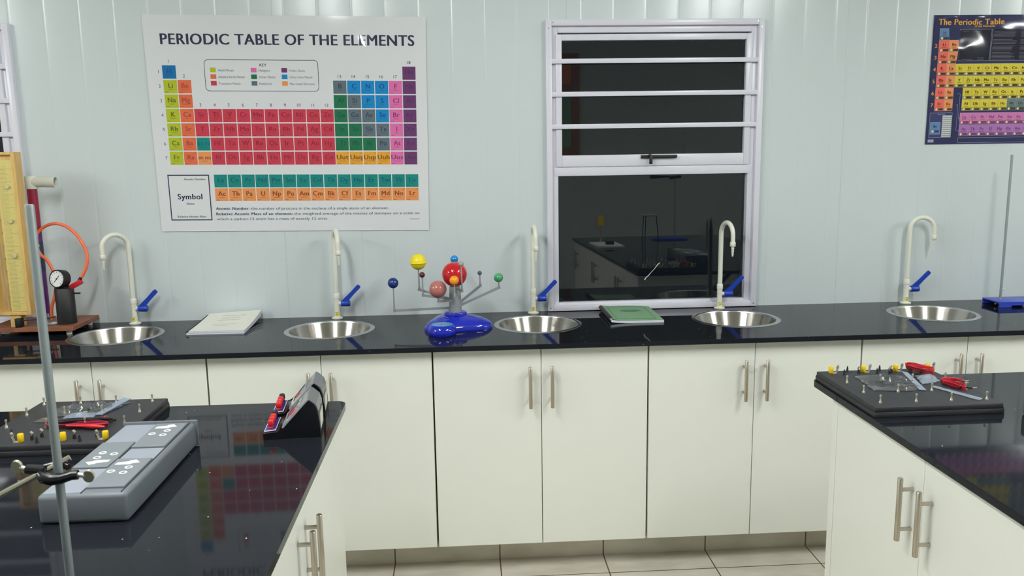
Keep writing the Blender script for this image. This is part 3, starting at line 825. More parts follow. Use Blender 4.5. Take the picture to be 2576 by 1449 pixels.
def poster_navy():
    W, H = 0.782, 0.537
    rnd = random.Random(11)
    it = [(0.128, 0.112, 0.016, 0.014, -0.0008), (0.150, 0.128, 0.018, 0.012, 0.0007), (0.100, 0.140, 0.014, 0.016, 0.0007), (0.165, 0.150, 0.012, 0.012, -0.0006),
          (0.04, 0.09, 0.03, 0.012, 0.0022), (0.03, 0.03, 0.02, 0.02, 0.002), (0.36, 0.03, 0.03, 0.02, 0.0012), (0.055, 0.165, 0.018, 0.02, 0.0022), (0.5, 0.1, 0.06, 0.05, 0.004)]
    for i in range(10): it.append((rnd.uniform(0, .4), 0.004 + rnd.uniform(0, .01), 0.016, 0.006, rnd.uniform(.0005, .0014)))
    small = bumps(it)
    def buckle(u, v):
        t = small(u, v)
        for (a, b, ra, rb, gu, gv, c0) in ((0.140, 0.125, 0.085, 0.060, -0.072, 0.046, 0.0085), (0.335, 0.045, 0.085, 0.045, -0.058, 0.052, 0.0065)):
            q = ((u - a) / ra) ** 2 + ((v - b) / rb) ** 2
            if q < 4: t += math.exp(-q * q) * (c0 + gu * (u - a) + gv * (v - b))
        return t
    sh = Sheet(W, H, buckle, lambda u, v: (u - 0.004 * v / H, v))
    navy = ink('navy_sheet', (48, 50, 88), 1.0); gold = ink('gold_title', (192, 142, 56), 1.5); pale = ink('pale_line', (150, 155, 175), 1.2)
    black = ink('black_panel', (38, 38, 52), 0.9); txt = ink('cell_letters', (78, 62, 30), 1.0); txtp = ink('pink_letters', (110, 64, 104), 1.2)
    C = dict(alk=(228, 104, 92), ear=(224, 142, 92), yel=(208, 192, 62), gre=(98, 120, 124), lan=(196, 116, 170), act=(162, 108, 172), blu=(92, 128, 170))
    D = dict(alk=(190, 92, 80), ear=(186, 118, 80), yel=(140, 128, 66), gre=(76, 92, 98), lan=(140, 78, 118), act=(122, 80, 128), blu=(70, 94, 130))
    cm = {k: ink('card_' + k, v) for k, v in C.items()}; dm = {k: ink('card_strip_' + k, v) for k, v in D.items()}
    knob = ink('card_dot', (200, 186, 130), 1.4)
    P, Q, S = 0.0005, 0.0010, 0.0015
    sh.grid(0, W, 0, H, navy, 0, 0.004)
    sh.text('The Periodic Table', 0.020, 0.040, 0.0235, gold, P, 'L', True, 0.283); sh.text('of the Elements', 0.180, 0.050, 0.0085, gold, P, 'L', True)
    px, cw, x0 = 0.0402, 0.0388, 0.029
    rows = {1: 0.055, 2: 0.1035, 3: 0.152, 4: 0.2005, 5: 0.250, 6: 0.300, 7: 0.349}
    def cell(s, u, v, k):
        sh.grid(u - .0008, u + cw + .0008, v - .0008, v + .0478, pale, 0.00025, 0.006)
        sh.grid(u, u + cw, v, v + 0.047, cm[k], P, 0.006)
        sh.shape([(u, v + .034), (u + cw, v + .034), (u + cw, v + .047), (u, v + .047)], dm[k], Q)
        sh.text(s, u + cw / 2 + .001, v + 0.0235, 0.0115, txtp if k in ('lan', 'act') else txt, Q, 'C', True)
        sh.disc(u + 0.009, v + 0.0405, 0.0052, knob, S)
        sh.shape([(u + .017, v + .0365), (u + .037, v + .0365), (u + .037, v + .0445), (u + .017, v + .0445)], txtp if k in ('lan', 'act') else txt, S)
        sh.shape([(u + .010, v + .0285), (u + .030, v + .0285), (u + .030, v + .0298), (u + .010, v + .0298)], txt, Q)
    for e in PT:
        s, r, c, nm = e.split(); r, c = int(r), int(c)
        if '-' in s or (len(s) == 3): continue
        k = 'blu' if s == 'H' else 'alk' if c == 1 else 'ear' if c == 2 else 'gre' if (r == 7 and c > 8) or c > 12 else 'yel'
        if s == 'Ti' and r == 6: s = 'Tl'
        cell(s, x0 + (c - 1) * px, rows[r], k)
    for i in range(15):
        cell(LAN[i], x0 + 0.1165 + i * px, 0.4055, 'lan'); cell(ACT[i], x0 + 0.1165 + i * px, 0.4555, 'act')
    for (a, b_, c, d) in ((0.117, 0.0595, 0.254, 0.188), (0.258, 0.0595, 0.480, 0.188)):
        sh.grid(a, c, b_, d, black, P, 0.005); sh.line([(a, b_), (c, b_), (c, d), (a, d)], 0.0012, pale, Q)
    tl = ink('faint_text_lines', (112, 112, 124), 1.0)
    for j in range(22):
        v = 0.068 + j * 0.0054
        if j in (5, 10, 15): continue
        e = 0.264 + 0.105 * rnd.uniform(.75, 1); sh.shape([(0.264, v), (e, v), (e, v + .0018), (0.264, v + .0018)], tl, Q)
        sh.shape([(0.385, v), (0.47, v), (0.47, v + .0018), (0.385, v + .0018)], tl, Q)
    for (u, v, w) in ((0.13, 0.182, .05), (0.20, 0.176, .03), (0.20, 0.181, .03), (0.125, 0.066, .03), (0.18, .066, .03)): sh.shape([(u, v), (u + w, v), (u + w, v + .0018), (u, v + .0018)], tl, Q)
    # key block lower left
    panel = ink('key_panel', (60, 66, 108), 1.0)
    sh.grid(0.012, 0.110, 0.404, 0.508, panel, P, 0.02); sh.line([(0.012, 0.404), (0.110, 0.404), (0.110, 0.508), (0.012, 0.508)], 0.0012, pale, Q)
    sh.grid(0.068, 0.111, 0.415, 0.506, ink('key_strip', (178, 180, 176), 1.4), Q, 0.02)
    for j in range(10): sh.shape([(0.069, 0.423 + j * .0085), (0.110, 0.423 + j * .0085), (0.110, 0.4245 + j * .0085), (0.069, 0.4245 + j * .0085)], panel, S)
    sh.text('Quick Key', 0.062, 0.4125, 0.0055, pale, S, 'C')
    sh.grid(0.016, 0.060, 0.444, 0.494, cm['blu'], Q, 0.03); sh.line([(0.016, 0.444), (0.060, 0.444), (0.060, 0.494), (0.016, 0.494)], 0.0014, pale, S)
    sh.text('Bn', 0.038, 0.466, 0.010, navy, S, 'C', True); sh.disc(0.028, 0.482, 0.0052, knob, S); sh.shape([(.036, .477), (.057, .477), (.057, .487), (.036, .487)], panel, S)
    sh.shape([(0.010, 0.516), (0.036, 0.516), (0.036, 0.529), (0.010, 0.529)], pale, P)
    sh.line([(0.143, 0.511), (0.75, 0.511), (0.75, 0.532), (0.143, 0.532)], 0.0012, pale, P)
    sh.line([(0.125, 0.325), (0.139, 0.325), (0.139, 0.43), (0.146, 0.43)], 0.0011, pale, P, False); sh.line([(0.125, 0.37), (0.132, 0.37), (0.132, 0.48), (0.146, 0.48)], 0.0011, pale, P, False)
    for r in range(2, 8): sh.text(str(r), 0.017, rows[r] + 0.030, 0.015, gold, P, 'C', True)
    return sh

# ------------------------------------------------------------------ solar system model
def build_orrery():
    root = thing('solar_system_model', 'solar system model with red sun on a blue lobed base', 'model', (0.0625, -0.285, 0.900))
    W = Wm(root); cx, cy = 0.0625, -0.285
    b = MB(); vs, fs = [], []
    prof = [(1.0, 0.0), (1.0, 0.010), (0.985, 0.014), (0.95, 0.021), (0.86, 0.030), (0.72, 0.039), (0.55, 0.046), (0.40, 0.051), (0.30, 0.054)]
    seg = 72
    for r, z in prof:
        for i in range(seg):
            a = 2 * PI * i / seg
            lobe = 0.128 + 0.020 * math.cos(3 * (a - math.radians(-12)))
            t = max(0.0, (r - 0.3) / 0.7); rr = (1 - t) * 0.041 + t * lobe
            vs.append((cx + rr * math.cos(a), cy + 0.80 * rr * math.sin(a), 0.900 + z))
    n = len(prof)
    for j in range(n - 1):
        for i in range(seg):
            k = (i + 1) % seg; fs.append((j * seg + i, j * seg + k, (j + 1) * seg + k, (j + 1) * seg + i))
    fs += [tuple(reversed(range(seg))), tuple(range((n - 1) * seg, n * seg))]
    b._add(vs, fs, M['navybase'], True)
    b.lathe([(0.044, 0.048), (0.046, 0.055), (0.043, 0.062), (0.035, 0.064), (0.027, 0.060), (0, 0.060)], M['navybase'], (cx, cy, 0.900), seg=48)
    b.box(cx - .016, cx - .008, -0.3478, -0.3455, 0.9385, 0.9405, M['red'])
    base = b.build('base', root, W)
    b = MB(); dc = (0.012, -0.415, 0.900)
    b.lathe([(0.052, 0), (0.0545, 0.004), (0.0550, 0.015), (0.053, 0.025), (0.047, 0.035), (0.042, 0.039), (0.040, 0.039)], M['navybase'], dc, seg=56)
    disp = b.build('display_pod', root, W)
    b = MB(); b.lathe([(0.040, 0.0385), (0.040, 0.0398), (0.0, 0.0398)], pm('sky_blue_print', rgb(70, 160, 210), 0.3), dc, seg=48)
    b.lathe([(0.007, 0.0396), (0.007, 0.0402), (0, 0.0402)], pm('dial_red_print', rgb(170, 50, 80), 0.3), dc, seg=20)
    for i in range(7):
        a = 0.4 + i * 0.9; rr = 0.014 + 0.0026 * i
        b.lathe([(0.0035, 0.0396), (0.0035, 0.0401), (0, 0.0401)], M['yellow'] if i % 2 else pm('dial_green_print', rgb(120, 190, 130), 0.3), (dc[0] + rr * math.cos(a), dc[1] + rr * math.sin(a), dc[2]), seg=12)
    b.build('dial_print', disp, W)
    b = MB(); p = [(0.0255, 0.060)]
    z = 0.062
    for i in range(9):
        r = 0.0255 - 0.0004 * i
        p += [(r, z), (r, z + 0.0095), (r - .0012, z + 0.0102), (r - .0012, z + 0.0110)]; z += 0.0113
    p += [(0.0168, z), (0.0168, z + 0.004), (0.012, z + .006)]
    b.lathe(p, M['grey_plastic'], (cx, cy, 0.900), seg=40); b.build('column', root, W)
    b = MB(); b.sphere(0.0495, (cx, cy, 1.112), pm('sun_red', rgb(200, 20, 34), 0.07, coat=0.5), 48, 32)
    b.build('sun', root, W)
    G = M['grey_plastic']
    planets = [
        ('navy_planet', (-0.179, -0.285, 1.083), 0.0212, (16, 44, 108), 0.972, 0.978, 0.2, None),
        ('yellow_planet', (-0.081, -0.235, 1.158), 0.032, (244, 214, 40), 1.047, 1.012, 0.35, 'ring'),
        ('maroon_planet', (-0.066, -0.255, 1.108), 0.0113, (78, 32, 40), 1.026, 1.014, 0.3, None),
        ('pink_planet', (-0.002, -0.360, 1.066), 0.0335, (172, 106, 98), 1.020, 1.010, 0.2, None),
        ('orange_planet', (0.062, -0.405, 1.106), 0.0178, (255, 150, 20), 1.050, 1.052, 0.3, None),
        ('moon', (0.090, -0.370, 1.164), 0.0098, (150, 152, 150), 1.060, 1.058, 0.4, None),
        ('blue_planet', (0.062, -0.165, 1.156), 0.0160, (20, 128, 205), 1.060, 1.056, 0.2, None),
        ('grey_planet', (0.164, -0.165, 1.097), 0.0092, (84, 90, 98), 1.046, 0.992, 0.35, None),
        ('green_planet', (0.238, -0.225, 1.085), 0.0187, (70, 156, 104), 1.046, 0.986, 0.12, None)]
    for nm, c, r, col, zj, zc_, rough, ex in planets:
        b = MB(); j = Vector((c[0] + 0.001, c[1], zj)); d = Vector((c[0] - cx, c[1] - cy, 0)).normalized()
        st = Vector((cx, cy, zc_)) + d * 0.021
        b.bar(st, j + Vector((d.x * .005, d.y * .005, 0)), 0.006, 0.0092, G)
        b.tube([j + Vector((0, 0, -0.004)), (c[0], c[1], c[2] - r * 0.8)], [0.0031, 0.0025], G, 10)
        b.cyl(0.005, -0.006, 0.007, G, tuple(j), 'Z', 10)
        arm = b.build('planet_arm', root, W)
        b = MB(); m = pm(nm, rgb(*col, k=1.15), rough, coat=0.3 if rough < .25 else 0)
        b.sphere(r, c, m, 36, 24)
        if ex == 'ring': b.lathe([(r - .001, -0.0055), (r + .0055, -0.0045), (r + .0055, -0.0025), (r - .001, -0.0015)], m, c, seg=48, cap=False)
        o = b.build(nm, arm, W)

# ------------------------------------------------------------------ books on the long worktop
def booklet(root, W, x0, x1, y0, y1, lift, cover, edge, mark, n=14, curl=0.0):
    def zl(x, y):
        t = max(0.0, (y - y0) / (y1 - y0)); s = (x - x0) / (x1 - x0)
        return lift(s, t)
    def sheet(name, za, zb, mats, xi0, xi1):
        b = MB(); vs, fs = [], []
        for k, z in enumerate((za, zb)):
            for j in range(n + 1):
                for i in range(n + 1):
                    x = xi0 + (xi1 - xi0) * i / n; y = y0 + (y1 - y0) * j / n
                    vs.append((x, y, z + zl(x, y) * (0.6 + 0.4 * k)))
        N = (n + 1) ** 2; top, side = [], []
        for j in range(n):
            for i in range(n):
                a = j * (n + 1) + i
                fs.append((a, a + n + 1, a + n + 2, a + 1)); top.append((N + a, N + a + 1, N + a + n + 2, N + a + n + 1))
        for i in range(n):
            side.append((i, i + 1, N + i + 1, N + i)); a = n * (n + 1) + i; side.append((a + 1, a, N + a, N + a + 1))
            a = i * (n + 1); side.append((a + n + 1, a, N + a, N + a + n + 1)); a = i * (n + 1) + n; side.append((a, a + n + 1, N + a + n + 1, N + a))
        mi0, mi1 = b._mi(mats[0]), b._mi(mats[1])
        V = [b.bm.verts.new(v) for v in vs]
        for f in fs + side:
            q = b.bm.faces.new([V[i] for i in f]); q.material_index = mi1
        for f in top:
            q = b.bm.faces.new([V[i] for i in f]); q.material_index = mi0; q.smooth = True
        return b.build(name, root, W)
    return sheet, zl

def build_books():
    # white notebook, back edge propped against the wall
    x0, x1, y0, y1 = -0.984, -0.764, -0.300, -0.018
    root = thing('spiral_notebook', 'white spiral bound notebook lying open corner up against the wall', 'notebook', ((x0 + x1) / 2, (y0 + y1) / 2, 0.900)); W = Wm(root)
    lift = lambda s, t: 0.0215 * t * t * (0.5 + 0.5 * s) + 0.004 * t
    sheet, zl = booklet(root, W, x0, x1, y0, y1, lift, None, None, None)
    sheet('lower_pages', 0.9002, 0.9062, (M['paper_edge'], M['paper_edge']), x0, x1 + .002)
    sheet('upper_pages', 0.9072, 0.9150, (M['paper'], M['paper_edge']), x0 + .010, x1 + .004)
    def lines(mat, rows, ztop):
        b = MB()
        for (u0, u1, v, h) in rows:
            n = 8
            for i in range(n):
                a, c = u0 + (u1 - u0) * i / n, u0 + (u1 - u0) * (i + 0.82) / n
                q = []
                for (uu, vv) in ((a, v), (c, v), (c, v + h), (a, v + h)):
                    x = x0 + .01 + (x1 - x0 - .006) * uu; y = y0 + (y1 - y0) * vv; q.append((x, y, ztop + zl(x, y) + .0004))
                b.poly(q, mat)
        return b
    for row in [(.32, .78, .80, .018), (.34, .70, .68, .018), (.30, .72, .58, .018), (.28, .74, .36, .016), (.34, .6, .28, .014)]:
        lines(M['greyink'], [row], 0.9150).build('printed_line', root, W)
    b = MB()
    for i in range(44):
        y = y0 + .008 + (y1 - y0 - .016) * i / 43; z = 0.907 + zl(x0, y) * .8
        b.tube([(x0 + .004 + .0085 * math.cos(2 * PI * k / 10), y + .0012 * k / 10, z + .0075 * math.sin(2 * PI * k / 10)) for k in range(11)], 0.0009, M['coil'], 5)
    b.build('wire_coil', root, W)
    # green booklet
    x0, x1, y0, y1 = 0.682, 0.896, -0.305, -0.030
    root = thing('spiral_booklet', 'green covered spiral bound booklet below the window', 'booklet', ((x0 + x1) / 2, (y0 + y1) / 2, 0.900)); W = Wm(root)
    lift = lambda s, t: 0.010 * (1 - s) ** 6 + 0.007 * t * math.sin(PI * min(1, s * 0.9 + .05)) + 0.002 * t
    sheet, zl = booklet(root, W, x0, x1, y0, y1, lift, None, None, None)
    sheet('pages', 0.9002, 0.9095, (M['paper_edge'], M['paper_edge']), x0 + .002, x1)
    sheet('cover', 0.9098, 0.9110, (M['greencover'], M['greencover']), x0 + .004, x1 - .002)
    b = MB()
    def P(u, v): x = x0 + .006 + (x1 - x0 - .008) * u; y = y0 + (y1 - y0) * v; return (x, y, 0.911 + zl(x, y) + .0005)
    def strip(u0, v0, u1, v1, wu, wv, n=10):
        for i in range(n):
            a, c = i / n, (i + 1) / n
            p = (u0 + (u1 - u0) * a, v0 + (v1 - v0) * a); q = (u0 + (u1 - u0) * c, v0 + (v1 - v0) * c)
            b.poly([P(*p), P(*q), P(q[0] + wu, q[1] + wv), P(p[0] + wu, p[1] + wv)], M['greenink'])
    strip(.09, .10, .09, .90, .012, 0); strip(.87, .10, .87, .90, .012, 0); strip(.09, .09, .88, .09, 0, .012); strip(.09, .90, .88, .90, 0, .012)
    b.build('printed_border', root, W)
    b = MB()
    b = None
    for (a, c, v) in ((.34, .68, .66), (.30, .72, .60), (.38, .62, .54)):
        b = MB(); strip(a, v, c, v, 0, .028); b.build('printed_line', root, W)
    b = MB()
    for i in range(40):
        y = y0 + .008 + (y1 - y0 - .016) * i / 39; z = 0.9085 + zl(x0, y) * .7
        b.tube([(x0 + .003 + .0085 * math.cos(2 * PI * k / 10), y + .0012 * k / 10, z + .0075 * math.sin(2 * PI * k / 10)) for k in range(11)], 0.0010, M['coil'], 5)
    b.build('wire_coil', root, W)
    b = MB(); b.box(-1.90, -1.705, -0.12, -0.03, 0.9003, 0.9013, M['white'])
    tag(b.build('paper_sheet'), 'plain white paper sheet lying behind the brown wooden base', 'paper')

# ------------------------------------------------------------------ wooden scale apparatus on the left
def build_apparatus():
    root = thing('gas_law_apparatus', 'tall wooden scale board with black pump and gauge on a brown base', 'apparatus', (-1.60, -0.13, 0.900)); W = Wm(root)
    b = MB(); b.box(-1.765, -1.432, -0.250, -0.012, 0.918, 0.936, M['brown'], 0.0015, 1); b.build('base_board', root, W)
    for (x, y) in ((-1.735, -0.222), (-1.461, -0.222), (-1.735, -0.04), (-1.461, -0.04)):
        b = MB(); b.lathe([(0.0095, 0), (0.0105, 0.001), (0.0105, 0.018), (0, 0.018)], M['white'], (x, y, 0.900), seg=24); b.build('foot', root, W)
    # upright: box frame with a recessed scale
    b = MB(); xl, xr, z0, z1, yf, yb = -1.718, -1.590, 0.984, 1.612, -0.238, -0.185
    b.box(xl, xl + .014, yf, yb, z0, z1, M['pine'], .001, 1); b.box(xr - .014, xr, yf, yb, z0, z1, M['pine'], .001, 1)
    b.box(xl + .014, xr - .014, yf, yb, z1 - .010, z1, M['pine'], .001, 1); b.box(xl + .014, xr - .014, yf, yb, z0, z0 + .012, M['pine'], .001, 1)
    b.box(xl + .014, xr - .014, yf + .014, yb, z0 + .012, z1 - .01, M['pine'])
    b.box(-1.675, -1.635, -0.232, -0.190, 0.936, 0.985, M['pine'], .001, 1)
    up = b.build('upright_board', root, W)
    b = MB(); b.box(-1.668, -1.606, yf + .0115, yf + .0142, z0 + .014, z1 - .03, M['scale'])
    for i in range(112):
        z = z0 + .018 + i * .0050; w = .050 if i % 10 == 0 else (.040 if i % 5 == 0 else .030)
        b.box(-1.662, -1.662 + w, yf + .0108, yf + .0116, z, z + .0009, M['ink'])
    for i in range(11):
        z = z0 + .018 + i * .05; b.box(-1.672, -1.669, yf + .0108, yf + .0142, z, z + .006, M['ink'])
    b.build('scale', up, W)
    b = MB(); b.tube([(-1.682, yf + .006, z0 + .02), (-1.682, yf + .006, z1 - .02)], 0.0035, M['clear'], 12); b.build('glass_tube', up, W)
    for z in (1.482, 1.350, 1.216):
        b = MB(); b.cyl(0.009, yf + .004, yf + .012, M['stud'], (-1.632, 0, z), 'Y', 20, .002); b.build('stud', up, W)
    # pump
    px, py = -1.486, -0.175
    b = MB(); b.lathe([(0.035, 0.936), (0.0355, 0.939), (0.0350, 1.075), (0.032, 1.079), (0.018, 1.080), (0.018, 1.088)], M['black'], (px, py, 0), seg=40)
    b.tube([(px + .03, py, 1.056), (px + .062, py - .004, 1.056)], 0.0035, M['black'], 10)
    pump = b.build('pump_body', root, W)
    g = Vector((px - .006, py - .022, 1.118)); nrm = Vector((-0.30, -0.93, 0.12)).normalized()
    rot = nrm.to_track_quat('Z', 'Y').to_matrix()
    def disc(prof, mat, seg=40):
        t = MB(); t.lathe(prof, mat, seg=seg); bmesh.ops.transform(t.bm, matrix=Matrix.Translation(g) @ rot.to_4x4(), verts=t.bm.verts); return t
    t = disc([(0.024, -0.030), (0.034, -0.026), (0.036, -0.006), (0.036, 0.010), (0.0335, 0.013), (0.031, 0.010)], M['black']); t.build('gauge', pump, W)
    t = disc([(0.0315, 0.008), (0.0315, 0.0102), (0, 0.0102)], M['dial'])
    mt = Matrix.Translation(g) @ rot.to_4x4()
    s = MB()
    for i in range(11):
        a = math.radians(225 - 27 * i); s.bar((0.024 * math.cos(a), 0.024 * math.sin(a), 0.0106), (0.029 * math.cos(a), 0.029 * math.sin(a), 0.0106), 0.0016, 0.0006, M['black'])
    s.bar((-0.012, -0.014, .0110), (0.011, 0.013, .0110), 0.0022, 0.0008, M['black']); s.cyl(.003, .0102, .0125, M['black'], seg=12)
    bmesh.ops.transform(s.bm, matrix=mt, verts=s.bm.verts)
    d = t.build('gauge_dial', pump, W); n = s.build('gauge_needle', pump, W)
    b = MB()
    b.box(-0.030, 0.022, -0.008, 0.008, -0.010, 0.010, M['red'], 0.003, 2, Matrix.Rotation(math.radians(-28), 3, 'Y'), (-1.432, py - .004, 1.094)); b.build('release_lever', pump, W)
    b = MB(); b.tube([(-1.426, py - .004, 1.100), (-1.414, py - .004, 1.120)], [0.008, 0.006], M['black'], 12); b.tube([(-1.462, py, 1.076), (-1.448, py - .002, 1.086)], .006, M['chrome'], 10); b.build('hose_connector', pump, W)
    hp = [(-1.414, 1.119), (-1.396, 1.154), (-1.389, 1.192), (-1.396, 1.230), (-1.426, 1.284), (-1.464, 1.318), (-1.508, 1.331), (-1.550, 1.322), (-1.585, 1.295), (-1.596, 1.25), (-1.580, 1.21), (-1.553, 1.185), (-1.533, 1.147), (-1.524, 1.092), (-1.530, 1.045), (-1.543, 0.999), (-1.545, 0.945)]
    sm = []
    for i in range(len(hp) - 1):
        p0, p1, p2, p3 = hp[max(i - 1, 0)], hp[i], hp[i + 1], hp[min(i + 2, len(hp) - 1)]
        for k in range(5):
            t_ = k / 5
            f = lambda q: 0.5 * (2 * p1[q] + (p2[q] - p0[q]) * t_ + (2 * p0[q] - 5 * p1[q] + 4 * p2[q] - p3[q]) * t_ ** 2 + (3 * p1[q] - p0[q] - 3 * p2[q] + p3[q]) * t_ ** 3)
            sm.append((f(0), -0.178 + 0.045 * min(1, (i + t_) / 7) - (0.045 * max(0, (i + t_ - 9) / 7)), f(1)))
    sm.append((hp[-1][0], -0.178, hp[-1][1]))
    b = MB(); b.tube(sm, 0.0062, M['orange'], 14); b.build('orange_hose', root, W)
    b = MB(); b.box(-1.652, -1.628, -0.247, -0.222, 0.936, 0.972, M['black'], .002)
    b.tube([(-1.63, -0.235, 0.962), (-1.57, -0.225, 0.964), (-1.52, -0.195, 0.966)], 0.0028, M['black'], 8); b.build('valve_block', root, W)
    b = MB(); b.lathe([(0.040, 0.9362), (0.040, 0.9385), (0.018, 0.945), (0.008, 0.968), (0.008, 0.98), (0.006, 0.98), (0.006, 0.968), (0.016, 0.947), (0.036, 0.9395), (0.036, 0.9362)], M['clear'], (-1.552, -0.196, 0), seg=40, cap=False); b.build('clear_funnel', root, W)
    # pipe behind
    r2 = thing('pipe_stand', 'maroon plastic pipe with ivory tee fitting behind the wooden board', 'pipe', (-1.598, -0.115, 0.936)); W2 = Wm(r2)
    x, y = -1.598, -0.115
    b = MB(); b.lathe([(0.0185, 0.9362), (0.0185, 1.30)], M['purple'], (x, y, 0), seg=32); b.lathe([(0.0186, 1.30), (0.0186, 1.475)], M['maroon'], (x, y, 0), seg=32); b.build('pipe', r2, W2)
    b = MB(); b.lathe([(0.0215, 1.468), (0.0225, 1.470), (0.0225, 1.512), (0.0215, 1.518), (0.0, 1.518)], M['pvc'], (x, y, 0), seg=32)
    b.lathe([(0.021, 0.0), (0.021, 0.055), (0.0225, 0.056), (0.0225, 0.094), (0.018, 0.0945), (0.018, 0.04), (0, 0.04)], M['pvc'], (x, y, 1.495), 'X', 32, cap=False)
    b.lathe([(0.0178, 0.06), (0, 0.06)], M['black'], (x, y, 1.495), 'X', 24, cap=False); b.build('tee_fitting', r2, W2)
    b = MB(); b.lathe([(0.0188, 1.14), (0.0188, 1.26)], pm('pipe_label_dark', rgb(40, 44, 84), .4), (x, y, 0), seg=32, cap=False)
    for i in range(5): b.box(x + .004, x + .010, y - .0192, y - .0172, 1.155 + i * .014, 1.164 + i * .014, M['yellow_sticker'])
    b.cyl(.009, y - .0198, y - .0175, M['yellow_sticker'], (x + .006, 0, 1.245), 'Y', 20); b.build('pipe_label', r2, W2)

# ------------------------------------------------------------------ experiment boards
def build_boards():
    root = thing('experiment_board', 'black plug board with bagged parts and red leads on the bench nearest the fifth sink', 'board', (1.310, -1.367, 0.900), 0, 'black experiment boards')
    b = MB(); b.box(-0.1725, 0.1725, -0.180, 0.180, 0.0, 0.0135, M['black_tex'], 0.002, 2); b.box(-0.1705, 0.1705, -0.178, 0.178, 0.0138, 0.027, M['black_tex'], 0.003, 2)
    b.box(-0.171, 0.171, -0.1785, 0.1785, 0.012, 0.016, M['black']); b.build('case', root)
    proto = None
    for yy in (-0.144, -0.053, 0.045):
        for xx in (-0.140, -0.044, 0.050, 0.146):
            if proto is None:
                b = MB(); b.lathe([(0.0038, 0.0), (0.0040, 0.002), (0.0035, 0.0045), (0.0022, 0.0065), (0.0019, 0.015), (0.0024, 0.0165), (0.0030, 0.0195), (0.0024, 0.0225), (0, 0.0232)], M['chrome'], seg=14)
                proto = b.build('post', root); c = proto
            else:
                c = proto.copy(); COL.objects.link(c); c.parent = root
            c.location = (xx, yy, 0.027)
    first = {}
    for i, xx in enumerate((-0.138, -0.040, 0.057, 0.154)):
        y = 0.152
        if not first:
            b = MB(); b.lathe([(0.0066, 0), (0.0072, 0.001), (0.0072, 0.018), (0.0062, 0.0198), (0.003, 0.0198), (0.003, 0.016), (0, 0.016)], M['yellow'], seg=10); first['t'] = b.build('yellow_terminal', root)
            b = MB(); b.bar((-0.012, 0, 0.0006), (0.004, 0, 0.0006), 0.012, 0.0012, M['chrome'])
            b.bar((0.003, 0, 0.0006), (0.008, 0, 0.014), 0.009, 0.001, M['chrome']); b.bar((0.008, 0, 0.014), (0.0065, 0, 0.020), 0.009, 0.001, M['chrome']); b.bar((0.0065, 0, 0.020), (0.010, 0, 0.0235), 0.009, 0.001, M['chrome']); first['c'] = b.build('spring_clip', root)
            b = MB(); b.lathe([(0.0042, 0), (0.0034, 0.003), (0.0026, 0.010), (0.0012, 0.0165), (0, 0.017)], M['black'], seg=10); first['p'] = b.build('black_plug', root)
            b = MB(); b.lathe([(0.0045, 0), (0.0038, 0.004), (0.003, 0.011), (0, 0.012)], M['black'], seg=10); b.bar((0, 0, 0.010), (-0.003, 0, 0.016), .008, .001, M['chrome']); b.bar((-0.003, 0, 0.016), (0.002, 0, 0.021), .009, .001, M['chrome']); first['k'] = b.build('clip_plug', root)
            T, Cc, P1, K = first['t'], first['c'], first['p'], first['k']; P2 = P1.copy(); COL.objects.link(P2); P2.parent = root
        else:
            cp = []
            for q in ('t', 'c', 'p', 'p', 'k'):
                c = first[q].copy(); COL.objects.link(c); c.parent = root; cp.append(c)
            T, Cc, P1, P2, K = cp
        T.location = (xx, y, 0.0275); Cc.location = (xx + .012, y, 0.027)
        if i < 3:
            P1.location = (xx + .030, y - .022, 0.027); P2.location = (xx + .055, y + .012, 0.027); K.location = (xx + .078, y - .012, 0.027)
        else:
            P1.location = (xx - .050, y - .05, 0.027); P2.location = (xx - .022, y + .014, 0.027); K.location = (xx - .130, y - .03, 0.027)
    c = copy_tree(root); c.location = (-0.896, -1.433, 0.900); c.rotation_euler = (0, 0, PI)
    c['label'] = 'black plug board behind the grey console, yellow terminals towards the viewer'
    return root

def crumple(name, outline, z0, hgt, mat, seed, label=None, cat=None, nx=34, ny=24, parent=None, bits=None, W=None, amp=0.75):
    """a closed crumpled pillow over a quad outline (four xy corners in order)"""
    rnd = random.Random(seed)
    ph = [(rnd.uniform(6, 44), rnd.uniform(6, 44), rnd.uniform(0, 6), rnd.uniform(.4, 1)) for _ in range(9)]
    A, B, C_, D = [Vector((p[0], p[1], 0)) for p in outline]
    b = MB(); vs, fs = [], []
    for side in (0, 1):
        for j in range(ny + 1):
            for i in range(nx + 1):
                u, v = i / nx, j / ny
                p = (A * (1 - u) + B * u) * (1 - v) + (D * (1 - u) + C_ * u) * v
                e = (min(u, 1 - u) * min(v, 1 - v) * 4) ** 0.5
                w = sum(a * (1 - 2 * abs(math.sin(0.5 * (fx * u + fy * v + f)))) for fx, fy, f, a in ph) / 4
                z = z0 + (hgt * e * (0.75 + amp * w) if side else 0.0004 * (1 + w)) + 0.0012
                vs.append((p.x + 0.002 * math.sin(19 * v + seed), p.y + 0.002 * math.sin(17 * u + seed), max(z, z0 + .0004 + .0006 * side)))
    N = (nx + 1) * (ny + 1)
    for j in range(ny):
        for i in range(nx):
            a = j * (nx + 1) + i
            fs.append((a, a + nx + 1, a + nx + 2, a + 1)); fs.append((N + a, N + a + 1, N + a + nx + 2, N + a + nx + 1))
    b._add(vs, fs, mat, True)
    bmesh.ops.remove_doubles(b.bm, verts=b.bm.verts, dist=0.0004)
    o = b.build(name, parent, W)
    return o

